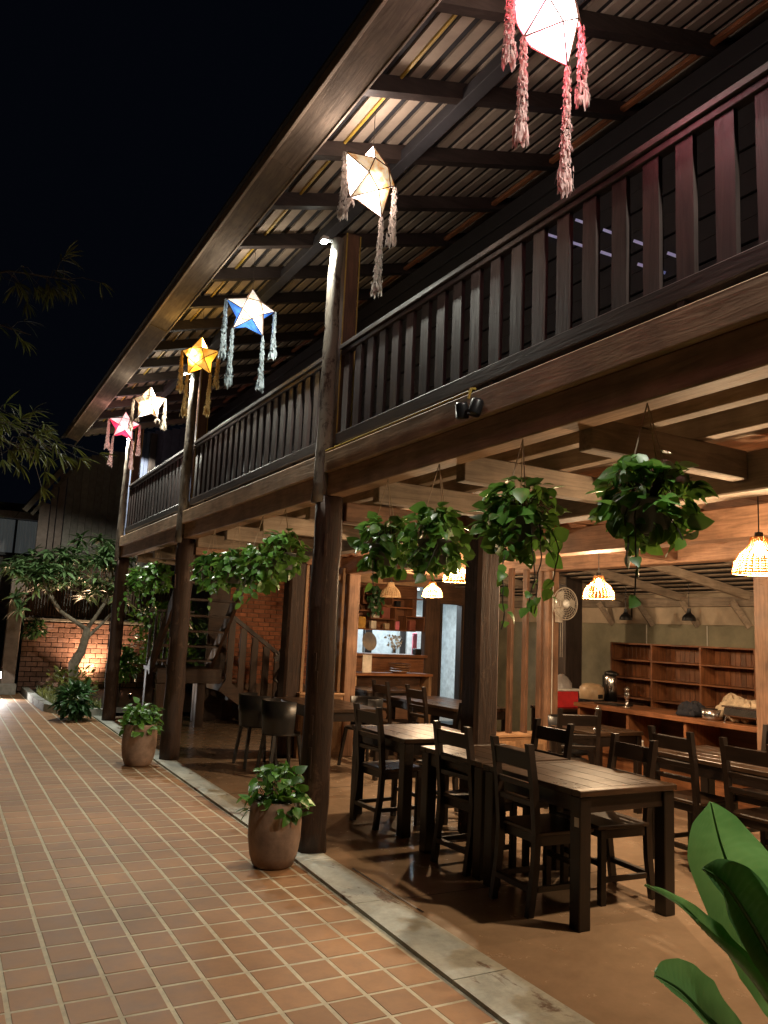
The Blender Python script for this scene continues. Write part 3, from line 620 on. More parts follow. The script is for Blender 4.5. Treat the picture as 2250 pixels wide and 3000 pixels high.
bigleaf([(2340, 2960), (2270, 2830), (2190, 2690), (2120, 2590), (2058, 2545)], [1.86, 1.83, 1.81, 1.80, 1.79], [(0, .012), (.15, .05), (.45, .082), (.75, .066), (.92, .035), (1, .006)], (-.5, -.5, .75), (.3, .8))
bigleaf([(2290, 2990), (2190, 2850), (2080, 2740), (1990, 2650), (1890, 2592)], [1.90, 1.86, 1.82, 1.80, 1.78], [(0, .010), (.25, .035), (.5, .034), (.72, .016), (.86, .012), (1, .003)], (-.5, -.4, .9), (.9, 1.0))
bigleaf([(2280, 3200), (2170, 3080), (2070, 2980), (1990, 2900), (1918, 2858)], [1.76, 1.72, 1.69, 1.67, 1.66], [(0, .012), (.2, .06), (.5, .085), (.8, .062), (.94, .036), (1, .012)], (-.35, -.35, .9), (.35, .45))
bigleaf([(2420, 2900), (2370, 2780), (2310, 2620), (2270, 2520)], [1.9, 1.88, 1.86, 1.85], [(0, .012), (.2, .05), (.5, .08), (.8, .05), (1, .005)], (-.5, -.6, .6), (.3, .7))

# ------------------------------------------------------------------ furniture
def chair_proto():
    t = thing('dining_chair', (0, 0, 0), 'x', 'chair', 'dark ladder-back dining chairs')   # faces +X, back at x=-.2
    for s in (-1, 1):
        y = s*.18
        for (a, b) in (((-.235, y, 0), (-.19, y, .44)), ((-.19, y, .44), (-.25, y*1.02, .96))): pass
        mb = MB(); vs = []
        for (xx, z) in ((-.235, 0), (-.20, .25), (-.19, .45), (-.215, .72), (-.255, .965)):
            vs += [(xx-.02, y-.019, z), (xx+.022, y-.019, z), (xx+.022, y+.019, z), (xx-.02, y+.019, z)]
        fs = [(i*4+q, i*4+(q+1) % 4, (i+1)*4+(q+1) % 4, (i+1)*4+q) for i in range(4) for q in range(4)]+[(3, 2, 1, 0), (16, 17, 18, 19)]
        local(mb.add(vs, fs), 'back_post', 'tableZ', t)
        local(MB().box(.155, .197, y-.02, y+.02, 0, .44, .003), 'leg', 'tableZ', t)
        local(MB().box(-.18, .154, y-.011, y+.011, .13, .16), 'stretcher', 'tableX', t)
    local(MB().box(.165, .187, -.159, .159, .22, .25), 'stretcher', 'tableY', t)
    local(MB().box(-.235, -.20, -.16, .16, .13, .16), 'stretcher', 'tableY', t)
    local(MB().box(-.187, .225, -.205, .205, .442, .468, .006), 'seat', 'topX', t)
    local(MB().box(-.165, .175, -.19, .19, .385, .441, .003), 'apron', 'tableX', t)
    for z, h, x in ((.865, .10, -.243), (.72, .035, -.215), (.62, .035, -.207)):
        o = local(MB().box(-.011, .011, -.165, .165, -h/2, h/2, .003), 'back_rail', 'tableY', t, loc=(x, 0, z)); o.rotation_euler = (0, RAD(-8), 0)
    return t
CP = chair_proto(); used = []
def chair(x, y, face, label, lean=0):
    """face: +1 looks into the building, -1 looks to the patio, else radians"""
    c = CP if not used else copytree(CP); used.append(1)
    c.location = (x+rt.uniform(-.02, .02), y, FZ); c.rotation_euler = (0, 0, {1: 0, -1: math.pi}.get(face, face)+rt.uniform(-.07, .07)); c['label'] = label; return c
def table(x0, x1, y0, y1, h, label, leg=.085, group='dark dining tables', sticker=False, turned=False, planks=5):
    t = thing('dining_table', ((x0+x1)/2, (y0+y1)/2, FZ), label, 'table', group); z = FZ+h
    e = .07
    build(MB().box(x0, x1, y0, y0+e, z-.035, z, .004), 'end_board', 'topX', t); build(MB().box(x0, x1, y1-e, y1, z-.035, z, .004), 'end_board', 'topX', t)
    for k in range(planks):
        a = x0+(x1-x0)*k/planks; b = x0+(x1-x0)*(k+1)/planks; build(MB().box(a+.001, b-.001, y0+e+.001, y1-e-.001, z-.034, z-.0005, .003), 'top_plank', 'topY', t)
    i = .03
    for a, b, c, d in ((x0+i, x1-i, y0+i, y0+i+.025), (x0+i, x1-i, y1-i-.025, y1-i), (x0+i, x0+i+.025, y0+i+.027, y1-i-.027), (x1-i-.025, x1-i, y0+i+.027, y1-i-.027)): bx('apron', 'tableX', t, a, b, c, d, z-.13, z-.037)
    for xx in (x0+.012, x1-.012-leg):
        for yy in (y0+.012, y1-.012-leg):
            if turned:
                build(MB().lathe([(.02, 0), (.045, .02), (.045, .05), (.025, .08), (.05, .2), (.055, .28), (.03, .36), (.055, .42), (.03, .47), (.05, .55), (.05, h-.037)], (xx+leg/2, yy+leg/2, FZ), 14), 'leg', 'tableZ', t, True)
            else: bx('leg', 'tableZ', t, xx, xx+leg, yy, yy+leg, FZ, z-.037, c=.005)
    if sticker: bx('number_sticker', 'offwhite', t, x0+.008, x0+.0115, y0+.02, y0+.055, z-.20, z-.15, c=0)
    return t
table(3.25, 4.03, 3.50, 4.42, .75, 'dark dining table nearest the broad-leaved plant with a small pale sticker on its leg', sticker=True)
table(3.27, 4.03, 4.46, 5.24, .75, 'dark dining table pushed against the stickered table, beside the big inner post')
table(3.33, 4.17, 5.57, 6.50, .75, 'dark dining table with a brightly shining plank top beyond the big inner post')
table(5.08, 5.86, 3.45, 4.78, .75, 'long dark dining table between the stickered table and the bar counter')
table(5.28, 6.08, 7.70, 9.35, .75, 'dark dining table behind the slatted partition and the big inner post')
table(5.22, 6.08, 9.78, 10.62, .78, 'dark table with bulbous turned legs in front of the cashier desk', turned=True)
table(3.62, 4.34, 7.75, 9.15, .75, 'black table behind the post with the nearest planter', leg=.05)
table(5.38, 6.02, 5.62, 6.22, .75, 'small dark table with a steel shaker in front of the red cooler', leg=.06)
table(6.60, 7.24, 7.52, 8.02, .76, 'black side table carrying the red cooler box', leg=.05)
chair(3.41, 3.98, 1, 'dark chair on the patio side of the stickered table')
chair(3.49, 4.80, 1, 'dark chair on the patio side of the second table, against the big inner post')
chair(3.48, 6.08, 1, 'dark ladder-back chair on the patio side of the shining table')
chair(3.92, 3.98, -1, 'dark chair with a light-worn seat on the inner side of the stickered table')
chair(3.96, 4.82, -1, 'dark chair on the inner side of the second table, beside the big inner post')
chair(4.08, 6.05, -1, 'dark chair hidden behind the shining table, inner side')
chair(5.10, 4.28, 1, 'brown chair between the stickered table and the long table')
chair(5.10, 3.65, 1, 'brown chair on the patio side of the long table, nearest the broad-leaved plant')
chair(5.86, 4.20, -1, 'dark chair between the long table and the bar counter')
chair(5.90, 3.55, -1, 'dark chair by the bar counter at the near end of the long table')
chair(5.30, 8.28, 1, 'dark ladder-back chair before the white doorway, on the patio side of the far table')
chair(5.26, 9.02, 1, 'dark ladder-back chair on the patio side of the far table, towards the cashier desk')
chair(6.00, 8.75, -1, 'dark ladder-back chair right in front of the white doorway')
chair(5.30, 5.86, 1.2, 'dark chair turned at the small table with the shaker')
def tub(x, y, a, label):
    t = thing('tub_chair', (x, y, FZ), label, 'chair', 'black tub chairs', a)
    vs = []; n = 14
    for z, r in ((.46, .21), (.60, .225), (.80, .235), (.80, .215), (.60, .205), (.46, .19)):
        for k in range(n+1):
            q = RAD(75+210*k/n); vs.append((r*math.cos(q), r*math.sin(q), z))
    fs = [(i*(n+1)+k, i*(n+1)+k+1, (i+1)*(n+1)+k+1, (i+1)*(n+1)+k) for i in range(5) for k in range(n)]
    local(MB().add(vs, fs), 'backrest', 'blackplastic', t, True); local(MB().lathe([(0, .44), (.2, .44), (.215, .455), (.2, .47), (0, .475)], n=20), 'seat', 'blackplastic', t, True)
    for sx in (-1, 1):
        for sy in (-1, 1): local(MB().tube([(sx*.14, sy*.14, .445), (sx*.19, sy*.19, 0)], [.026, .020], 4), 'leg', 'black', t)
tub(3.36, 8.95, 0, 'black curved-back chair beside the black table, on the stair side'); tub(3.38, 8.25, 0, 'black curved-back chair beside the black table, close to the planter post'); tub(4.52, 8.55, math.pi, 'black curved-back chair on the inner side of the black table')
tub(5.85, 6.45, -1.4, 'black solid-back chair at the small table with the shaker')

# bar counter, shelves
t = thing('bar_counter', (6.76, 5.7, FZ), 'long wooden bar counter with open shelf of bottles', 'counter')
bx('counter_top', 'orangeY', t, 6.46, 7.06, 4.62, 7.08, .86, .905); bx('low_shelf', 'orangeY', t, 6.50, 7.04, 4.66, 7.04, .40, .43); bx('back_panel', 'brownY', t, 7.0, 7.04, 4.66, 7.04, .432, .858); bx('base_panel', 'orangeY', t, 6.55, 6.58, 4.66, 7.04, FZ, .398)
for y in (4.64, 5.55, 6.3, 7.04): bx('divider', 'orangeZ', t, 6.50, 6.999, y-.018, y+.018, .4315, .858)
t = thing('wall_shelf_unit', (8.35, 7.2, .7), 'long slatted wooden shelf unit along the olive wall', 'shelf')
for k in range(52): y = 4.62+.075*k; bx('back_slat', 'orangeZ', t, 8.50, 8.515+.004*(k % 2), y, y+.071, .60, 1.60, c=.002)
for z in (.60, .86, 1.12, 1.36, 1.58): bx('shelf_board', 'orangeY', t, 8.24, 8.498, 4.62, 8.30, z, z+.022)
for y in (4.62, 6.02, 6.78, 7.55, 8.27): bx('upright', 'orangeZ', t, 8.235, 8.497, y, y+.026, .58, 1.60, c=.002)
bx('base_cabinet', 'brownY', t, 8.2, 8.5, 4.62, 8.30, FZ, .578)
rs = random.Random(5)
for k in range(16):
    y = 5.0+.125*k+rs.uniform(-.02, .02); x = 6.60+rs.uniform(0, .15); h = rs.uniform(.12, .22); r = rs.uniform(.02, .032); mt = rs.choice(['glassbrown', 'glassclear', 'yellowbook', 'redbook'])
    lb = {'glassbrown': 'small brown glass bottle on the low shelf of the bar counter', 'glassclear': 'small clear glass bottle on the low shelf of the bar counter', 'yellowbook': 'small yellow sauce bottle on the low shelf of the bar counter', 'redbook': 'small red sauce bottle on the low shelf of the bar counter'}[mt]
    t = thing('bottle', (x, y, .431), lb, 'bottle', 'bottles under the bar counter')
    local(MB().lathe([(0, 0), (r, 0), (r, h*.6), (r*.4, h*.78), (r*.4, h*.95)], n=10), 'body', mt, t, True); local(MB().lathe([(r*.45, h*.95), (r*.45, h*1.03), (0, h*1.03)], n=8), 'cap', 'white', t)
t = thing('cooler_box', (6.86, 7.74, FZ+.761), 'red cooler box with white rim holding a plastic bag', 'cooler')
b0 = FZ+.761
build(MB().box(6.69, 7.04, 7.62, 7.86, b0, b0+.20, .012), 'body', 'red', t); build(MB().box(6.68, 7.05, 7.61, 7.87, b0+.202, b0+.232, .008), 'rim', 'white', t)
bag = MB(); rs = random.Random(9)
vs = [(6.86+.15*math.cos(a)*c_*(1+rs.uniform(-.15, .15)), 7.74+.10*math.sin(a)*c_*(1+rs.uniform(-.15, .15)), b0+.233+h) for h, c_ in ((0, 1), (.06, .95), (.13, .6), (.17, .15)) for a in [6.283*k/12 for k in range(12)]]
build(bag.add(vs, [(i*12+k, i*12+(k+1) % 12, (i+1)*12+(k+1) % 12, (i+1)*12+k) for i in range(3) for k in range(12)]), 'plastic_bag', 'bagplastic', t, True)
t = thing('sideboard', (7.4, 7.85, FZ), 'dark sideboard holding the rice cooker behind the bar counter', 'sideboard'); bx('top', 'tableX', t, 7.27, 8.08, 7.55, 8.15, .80, .835); bx('body', 'tableZ', t, 7.3, 8.05, 7.6, 8.1, FZ, .798)
t = thing('rice_cooker', (7.44, 7.82, .836), 'cream rounded rice cooker on the dark sideboard', 'rice cooker')
local(MB().lathe([(0, 0), (.12, 0), (.15, .03), (.16, .12), (.15, .18), (.11, .22), (0, .235)], n=24), 'body', 'cream', t, True); local(MB().lathe([(.151, .0), (.163, .015), (.16, .035)], n=24), 'base_band', 'black', t, True); local(MB().box(-.04, .04, -.165, -.15, .05, .10, .005), 'control_panel', 'black', t)
t = thing('airpot_flask', (7.75, 7.80, .836), 'steel vacuum flask with black lid beside the rice cooker', 'flask')
local(MB().lathe([(0, 0), (.085, 0), (.085, .30), (.07, .33)], n=20), 'body', 'steel', t, True); local(MB().lathe([(.072, .33), (.08, .345), (.08, .38), (0, .40)], n=20), 'lid', 'black', t, True); local(MB().box(-.02, .02, -.13, -.07, .34, .37, .004), 'spout', 'black', t); local(MB().tube([(0, .08, .34), (0, .13, .33), (0, .13, .15), (0, .085, .12)], .012), 'handle', 'black', t)
def heap(name, x, y, z, r, h, mat, label, cat, seed, sy=1.5):
    """crumpled cloths: overlapping folded lumps with creases"""
    rs = random.Random(seed); mb = MB(); n = 18
    for q in range(11):
        f = rs.random(); cx = x+rs.uniform(-.55, .55)*r; cy_ = y+rs.uniform(-.6, .6)*r*sy; cz = z+h*.55*f; rr = r*rs.uniform(.35, .6); hh = h*rs.uniform(.25, .45); a0 = rs.uniform(0, 6.28); el = rs.uniform(1.0, 1.9); vs = []
        for i in range(9):
            e = -1.57+3.14*i/8
            for k in range(n):
                a = 6.283*k/n; w = rr*math.cos(e)*(1+.22*math.sin(3*a+a0)+.13*math.sin(7*a+a0*3+e*3)); lx, ly = w*math.cos(a)*el, w*math.sin(a); vs.append((cx+lx*math.cos(a0)-ly*math.sin(a0), cy_+lx*math.sin(a0)+ly*math.cos(a0), max(z, cz+hh*math.sin(e)*(1+.2*math.sin(5*a+a0)))))
        mb.add(vs, [(i*n+k, i*n+(k+1) % n, (i+1)*n+(k+1) % n, (i+1)*n+k) for i in range(8) for k in range(n)])
    o = build(mb, name, mat, None, True, at=(x, y, z)); tag(o, label, cat); return o
heap('folded_towels', 6.82, 5.16, .906, .17, .25, 'towel', 'beige heap of folded cloths on the bar counter', 'towels', 3, 1.5); heap('cloth_bundle', 6.66, 5.62, .906, .13, .19, 'navy', 'navy bundle of cloth on the bar counter', 'cloth', 4, 1.0)
t = thing('steel_pan', (6.62, 5.32, .906), 'round steel pan on the bar counter beside the navy bundle', 'pan'); local(MB().lathe([(0, 0), (.09, 0), (.10, .02), (.105, .10), (.098, .10), (.092, .015), (0, .012)], n=22), 'body', 'steel', t, True); local(MB().tube([(-.1, .03, .08), (-.15, 0, .085), (-.1, -.03, .08)], .006), 'handle', 'steel', t)
t = thing('chafing_dish', (6.70, 4.92, .906), 'rectangular steel chafing dish on the bar counter', 'serving dish'); local(MB().box(-.16, .16, -.22, .22, .06, .14, .012), 'pan', 'steel', t); local(MB().box(-.17, .17, -.23, .23, .141, .155, .004), 'lid_rim', 'steel', t)
for sx in (-1, 1):
    for sy in (-1, 1): local(MB().tube([(sx*.14, sy*.2, .062), (sx*.15, sy*.21, 0)], .008), 'foot', 'steel', t)
for (x, y, z, lb) in ((6.62, 6.42, .906, 'tall steel shaker stand on the bar counter'), (5.62, 5.82, FZ+.751, 'steel condiment shaker on the small dark table')):
    t = thing('steel_shaker', (x, y, z), lb, 'shaker'); local(MB().lathe([(0, 0), (.045, 0), (.045, .01), (.02, .02), (.018, .09), (.03, .10), (.032, .15), (.02, .18), (.035, .19), (.03, .205), (0, .21)], n=16), 'body', 'steel', t, True)
    local(MB().tube([(-.03, 0, .2), (0, 0, .225), (.03, 0, .2)], .004), 'handle', 'steel', t)
tr = thing('dark_tray', (6.72, 6.35, .906), 'flat dark tray under the steel shaker on the bar', 'tray'); tr.location.y = 6.72; local(MB().box(-.12, .12, -.18, .18, 0, .012, .004), 'base', 'black', tr); local(MB().box(-.12, .12, -.18, -.17, .0125, .025), 'rim', 'black', tr)
# fan on the partition column
t = thing('wall_fan', (6.40, 7.26, 2.02), 'round white wall fan hanging on the partition column', 'fan')
for k in range(7): r = .03+.026*k; local(MB().tube([(r*math.cos(6.283*q/28), -.10+.006*(k > 5), r*math.sin(6.283*q/28)) for q in range(29)], .003 if k < 6 else .007, 5, False), 'guard_ring', 'mesh', t)
for k in range(20): a = 6.283*k/20; local(MB().tube([(.04*math.cos(a), -.115, .04*math.sin(a)), (.12*math.cos(a), -.125, .12*math.sin(a)), (.186*math.cos(a), -.09, .186*math.sin(a))], .0018, 4), 'guard_wire', 'mesh', t)
for k in range(3):
    a = 2.094*k; local(MB().add([(.03*math.cos(a), -.08, .03*math.sin(a)), (.15*math.cos(a-.35), -.095, .15*math.sin(a-.35)), (.165*math.cos(a+.2), -.08, .165*math.sin(a+.2)), (.13*math.cos(a+.55), -.065, .13*math.sin(a+.55))], [(0, 1, 2, 3)]), 'blade', 'offwhite', t)
o = local(MB().lathe([(0, 0), (.045, 0), (.05, .015), (.03, .05), (0, .05)], n=18), 'hub', 'white', t, True, (0, -.10, 0), (RAD(90), 0, 0)); local(MB().box(-.05, .05, -.06, .055, -.05, .05, .012), 'motor', 'mesh', t); local(MB().box(-.03, .03, -.02, .055, -.22, -.052, .006), 'bracket', 'mesh', t)
for dx in (-.015, .015): local(MB().tube([(dx, -.03, -.22), (dx, -.03, -.62)], .002, 4), 'pull_cord', 'offwhite', t)
tag(build(MB().tube([(6.33, 7.305, 2.4), (6.33, 7.305, .75)], .007), 'electrical_conduit', 'offwhite', at=(6.33, 7.3, 2.4)), 'pale electrical conduit running down the partition column', 'conduit')

# pendants
def pendant(x, y, z, r, lit, label, zt=2.5, mat='rattan', power=P_PEND):
    t = thing('rattan_pendant' if mat == 'rattan' or mat == 'rattandry' else 'metal_pendant', (x, y, z), label, 'pendant lamp', 'pendant lamps')
    prof = [(.30, .78), (.33, .66), (.42, .56), (.70, .44), (.92, .24), (1.0, .0)]; prof = [(a*r, b*r*1.8) for a, b in prof]
    P = []
    for i in range(len(prof)-1):
        for q in range(4): P.append((np.array(prof[i])*(1-q/4)+np.array(prof[i+1])*q/4))
    P.append(np.array(prof[-1]))
    if mat.startswith('metal'):
        local(MB().lathe([(p[0], p[1]) for p in P], n=20), 'shade', 'black', t, True)
    else:
        n = 26; mb = MB()
        for i, (rr, zz) in enumerate(P):
            w = .0026 if i < len(P)-1 else .005
            mb.tube([(rr*(1+.012*(-1)**q)*math.cos(6.283*q/n), rr*(1+.012*(-1)**q)*math.sin(6.283*q/n), zz) for q in range(n+1)], w, 4, False)
        local(mb, 'woven_ring', mat, t)
        mb = MB()
        for q in range(n): a = 6.283*(q+.5)/n; mb.tube([(p[0]*math.cos(a), p[0]*math.sin(a), p[1]) for p in P[::2]], .0032, 4, False)
        local(mb, 'rib', mat, t)
    top = prof[0][1]
    local(MB().lathe([(0, top+.03), (.022, top+.03), (.026, top-.02), (0, top-.02)], n=10), 'socket', 'black', t); local(MB().tube([(0, 0, top+.03), (0, 0, zt-z)], .0035, 4), 'cord', 'black', t)
    if lit:
        local(MB().lathe([(0, top-.11), (.028, top-.09), (.034, top-.065), (.026, top-.035), (.014, top-.021)], n=14), 'bulb', 'bulb', t, True)
        lamp('POINT', 'lamp_light', t, (x, y, z+top-.13), power, WARM, .035)
pendant(4.02, 2.90, 2.02, .145, True, 'lit rattan pendant nearest the broad-leaved plant, hanging over the stickered table end')
pendant(5.10, 5.28, 1.98, .140, True, 'lit rattan pendant hanging before the bar counter and the wall fan')
pendant(5.72, 9.0, 2.09, .140, True, 'lit rattan pendant hanging before the kitchen doorway', power=190)
pendant(4.42, 6.52, 2.12, .140, True, 'lit rattan pendant half hidden behind the big inner post')
pendant(5.70, 10.1, 2.10, .150, False, 'unlit rattan pendant in front of the cashier shelf', mat='rattandry')
pendant(8.0, 7.78, 1.90, .085, False, 'small black metal pendant over the bar, towards the fan', 2.35, 'metal'); pendant(8.0, 6.75, 1.90, .085, False, 'small black metal pendant over the bar, away from the fan', 2.35, 'metal')
pendant(6.95, 3.2, 2.0, .140, True, 'lit rattan pendant out of view, added to light the bar', power=240); pendant(7.35, 5.9, 2.05, .14, True, 'lit rattan pendant behind the tall basket vines over the bar', power=40) if False else None  # pendant outside the view, added to brighten the bar and its back wall

# ------------------------------------------------------------------ cashier, kitchen
t = thing('cashier_counter', (6.6, 11.6, FZ), 'wooden cashier counter with a thick plank top', 'counter')
bx('front_panel', 'orangeX', t, 5.90, 7.25, 11.60, 11.64, FZ, 1.19); bx('counter_top', 'orangeX', t, 5.86, 7.27, 11.52, 11.95, 1.192, 1.24)
t = thing('cashier_desk', (6.25, 10.95, FZ), 'narrow wooden desk in front of the cashier counter', 'desk')
bx('desk_top', 'orangeX', t, 5.57, 6.98, 10.88, 11.28, .925, .965)
for x in (5.58, 6.92): bx('leg', 'paleZ', t, x, x+.05, 10.90, 11.26, FZ, .924)
bx('front_panel', 'brownX', t, 5.64, 6.91, 11.15, 11.17, .15, .924)
tag(bx('menu_board', 'paper', None, 5.76, 5.92, 10.98, 11.0, .966, 1.24, c=.004), 'blank pale menu board standing on the cashier desk', 'menu board')
t = thing('wooden_bowls', (6.46, 11.05, .966), 'stack of pale wooden plates on the cashier desk', 'bowls')
for k in range(4): local(MB().lathe([(0, 0), (.10, 0), (.16+.006*k, .03), (.165+.006*k, .036), (.1, .012), (0, .012)], n=24), 'bowl', 'paleX', t, True, (0, 0, .037*k))
t = thing('box_shelf', (6.6, 11.75, 1.63), 'irregular wooden box shelf above the cashier counter', 'shelf')
bx('back', 'orangeX', t, 5.96, 7.25, 11.90, 11.93, 1.62, 2.60)
for (a, b, c, d) in ((5.96, 6.98, 1.62, 1.64), (5.96, 6.20, 1.92, 1.94), (6.2, 6.66, 1.80, 1.82), (6.05, 6.50, 2.04, 2.06), (6.5, 7.0, 2.00, 2.02), (6.88, 7.25, 1.86, 1.88), (6.1, 6.6, 2.20, 2.22), (6.7, 7.2, 2.16, 2.18)): bx('shelf_board', 'orangeX', t, a, b, 11.62, 11.898, c, d, c=.002)
for (x, c, d) in ((5.96, 1.641, 2.3), (6.20, 1.821, 1.919), (6.66, 1.641, 2.0), (6.05, 2.061, 2.3), (6.88, 1.641, 1.859), (7.23, 1.63, 1.859), (7.0, 1.881, 2.159), (6.6, 2.061, 2.199)): bx('upright', 'orangeZ', t, x, x+.02, 11.62, 11.897, c, d, c=.002)
for k, (x, w, z, h, mt, lb) in enumerate(((6.01, .13, 1.641, .19, 'yellowbook', 'upright yellow menu book on the box shelf'), (6.27, .12, 1.821, .19, 'paper', 'pale booklet on the middle box shelf'), (6.44, .15, 1.821, .19, 'redbook', 'upright red book on the middle box shelf'), (6.24, .10, 1.641, .13, 'paper', 'patterned pale tin on the low box shelf'), (6.68, .10, 1.641, .14, 'pinkcloth', 'pinkish tin on the low box shelf'), (6.98, .12, 1.641, .17, 'redbook', 'reddish box on the low box shelf'), (6.70, .09, 2.021, .10, 'black', 'dark jar on the upper box shelf'), (6.50, .09, 1.641, .10, 'cream', 'small cream jar on the low box shelf'))):
    o = bx('book' if 'book' in lb else ('tin' if 'tin' in lb else ('jar' if 'jar' in lb else 'carton')), mt, None, x, x+w, 11.66, 11.74, z, z+h, c=.006); tag(o, lb, 'book' if 'book' in lb else 'box')
bx('lintel_beam', 'paleX', RB, 4.9, 7.27, 11.40, 11.52, 2.37, 2.55)
t = thing('shelf_vine', (6.22, 11.5, 2.36), 'trailing plant hanging from the ceiling before the box shelf', 'plant'); mb = MB(); rs = random.Random(77)
for k in range(70): mb.put(*PL[k % 3], frame((6.22+rs.uniform(-.13, .13), 11.5+rs.uniform(-.1, .1), 2.33-rs.random()**1.5*.45), (rs.uniform(-1, 1), rs.uniform(-1, 0), -.8), (0, -1, .4)))
build(mb, 'foliage', 'shrub', t, True); build(MB().tube([(6.22, 11.5, 2.5), (6.22, 11.5, 2.1)], .004), 'stem', 'stem', t)
kt = thing('kitchen_room', (7.5, 13, FZ), 'pale blue lit kitchen behind the cashier opening and doorway', 'room')
bx('back_wall', 'kitchen', kt, 5.92, 9.1, 14.0, 14.06, FZ, 2.6); bx('side_wall', 'kitchen', kt, 9.0, 9.06, 11.75, 13.99, FZ, 2.6); bx('ceiling', 'kitchen', kt, 5.92, 9.1, 11.95, 13.99, 2.45, 2.5); bx('left_wall', 'kitchen', kt, 5.92, 5.97, 11.96, 13.99, FZ, 2.449)
bx('partition_wall', 'brownZ', kt, 7.27, 7.56, 11.62, 11.74, FZ, 2.5); bx('partition_wall', 'brownZ', kt, 8.03, 9.1, 11.62, 11.74, FZ, 2.5); bx('lintel', 'brownX', kt, 7.561, 8.029, 11.62, 11.74, 2.12, 2.5)
bx('door_frame', 'darkZ', kt, 7.562, 7.60, 11.60, 11.76, FZ, 2.118); bx('door_frame', 'darkZ', kt, 7.99, 8.028, 11.60, 11.76, FZ, 2.118)
dr = bx('door_leaf', 'black', kt, 7.605, 7.645, 11.77, 12.3, FZ, 1.75); bx('handle', 'steel', dr, 7.646, 7.67, 11.80, 11.84, .95, 1.05)
bx('splashback', 'kitchentile', kt, 5.98, 7.0, 13.96, 13.998, .9, 1.62); bx('cupboard', 'white', kt, 8.1, 8.5, 13.6, 13.99, FZ, 1.95); bx('dark_panel', 'darkZ', kt, 7.92, 8.04, 13.55, 13.59, .5, 1.85)
bx('shelf', 'black', kt, 6.0, 6.9, 13.7, 13.95, 1.66, 1.69)
bx('steel_panel', 'steel', kt, 6.95, 7.10, 13.2, 13.3, FZ, 2.2)
tag(build(MB().lathe([(0, 0), (.16, .0), (.165, .01), (0, .012)], n=28), 'round_tray', 'cream', at=(0, 0, 0)), 'round pale tray leaning in the kitchen opening', 'tray'); o = bpy.data.objects['round_tray']; o.location = (6.72, 12.6, 1.42); o.rotation_euler = (RAD(80), 0, .2)
tag(bx('hanging_cloth', 'pinkcloth', None, 7.80, 7.90, 12.9, 12.93, 1.15, 1.60, c=.01), 'pink cloth hanging inside the kitchen doorway', 'cloth')
tag(bx('card_terminal', 'black', None, 7.08, 7.20, 11.60, 11.72, 1.241, 1.34, c=.008), 'small black box on the cashier counter', 'terminal')
t = thing('dried_flowers', (7.05, 12.2, 1.24), 'pale dried flowers in the kitchen opening', 'flowers'); mb = MB(); rs = random.Random(4)
for k in range(60): mb.put(*PL[1], frame((7.0+rs.uniform(-.12, .12), 12.2+rs.uniform(-.1, .1), 1.42+rs.uniform(-.08, .12)), (rs.uniform(-1, 1), rs.uniform(-1, 1), rs.uniform(-.6, .6)), (0, -1, .3)) @ Matrix.Scale(.7, 4))
build(mb, 'petals', 'offwhite', t); build(MB().lathe([(0, 0), (.04, 0), (.03, .1), (.02, .14)], (7.0, 12.2, 1.24), 12), 'vase', 'steel', t, True)
t = thing('kitchen_tube_light', (7.4, 12.9, 2.42), 'fluorescent tube light on the kitchen ceiling', 'lamp'); build(MB().tube([(6.9, 12.9, 2.42), (7.9, 12.9, 2.42)], .014, 8), 'tube', 'tube', t)
lamp('AREA', 'tube_glow', t, (7.4, 12.9, 2.40), 62, (.80, .93, 1.0), .1, (0, 0, 0), shape='RECTANGLE', size=1.0, size_y=.06)

# ------------------------------------------------------------------ brick walls
def bricks(t, o, dirx, ln, h, bl, bh, bd, mat, mort, seed, gap=.012):
    """running bond; o = lower left of the front face, front looks to -Y"""
    rs = random.Random(seed); x0, y0, z0 = o
    bx('mortar_bed', mort, t, x0, x0+ln, y0+.012, y0+.14, z0, z0+h, c=0)
    meshes = {}; extra = MB(); n = 0
    for r in range(int(h/bh)):
        z = z0+bh*r; x = x0-(bl/2 if r % 2 else 0)
        while x < x0+ln-.02:
            a, b = max(x, x0), min(x+bl-gap, x0+ln); w = round(b-a, 3)
            if w > .03:
                dy = rs.uniform(-.004, .004)
                if n < 300:
                    if w not in meshes: meshes[w] = MB().box(-w/2, w/2, 0, bd, 0, bh-gap, .004).mesh('brick', mat)
                    link('brick', meshes[w], t, Vector(((a+b)/2, y0+dy-.006, z+gap/2))-wloc(t), (rs.uniform(-.01, .01), 0, rs.uniform(-.012, .012))); n += 1
                else: extra.box(a, b, y0+dy-.006, y0+.02, z+gap/2, z+bh-gap/2, .003)
            x += bl
    if extra.v: tag(build(extra, 'brick_field', mat, t), kind='stuff')
t = thing('brick_wall', (5.1, 13.3, FZ), 'orange brick wall behind the staircase', 'wall'); bricks(t, (4.35, 13.3, FZ+.6), 0, 1.55, 2.15, .215, .075, .03, 'brick', 'mortar', 1); bx('wall_base', 'mortar', t, 4.35, 5.9, 13.3, 13.44, FZ, FZ+.599)
t = thing('garden_brick_wall', (2.8, 18.7, 0), 'weathered brick garden wall lit by the uplight behind the frangipani', 'wall'); bricks(t, (1.62, 18.7, 0), 0, 3.1, 1.50, .235, .105, .03, 'brickfar', 'mortarfar', 2, .014)
bx('coping', 'offwhite', t, 1.60, 4.75, 18.64, 18.86, 1.502, 1.56)
sc = thing('bamboo_screen', (2.6, 18.75, 1.56), 'brown vertical bamboo screen on top of the garden wall', 'screen')
for k in range(54): x = 1.60+.058*k; build(MB().tube([(x, 18.75, 1.62), (x+rt.uniform(-.006, .006), 18.75, 2.78+rt.uniform(-.03, .03))], .021, 6), 'bamboo_cane', 'brownZ', sc)
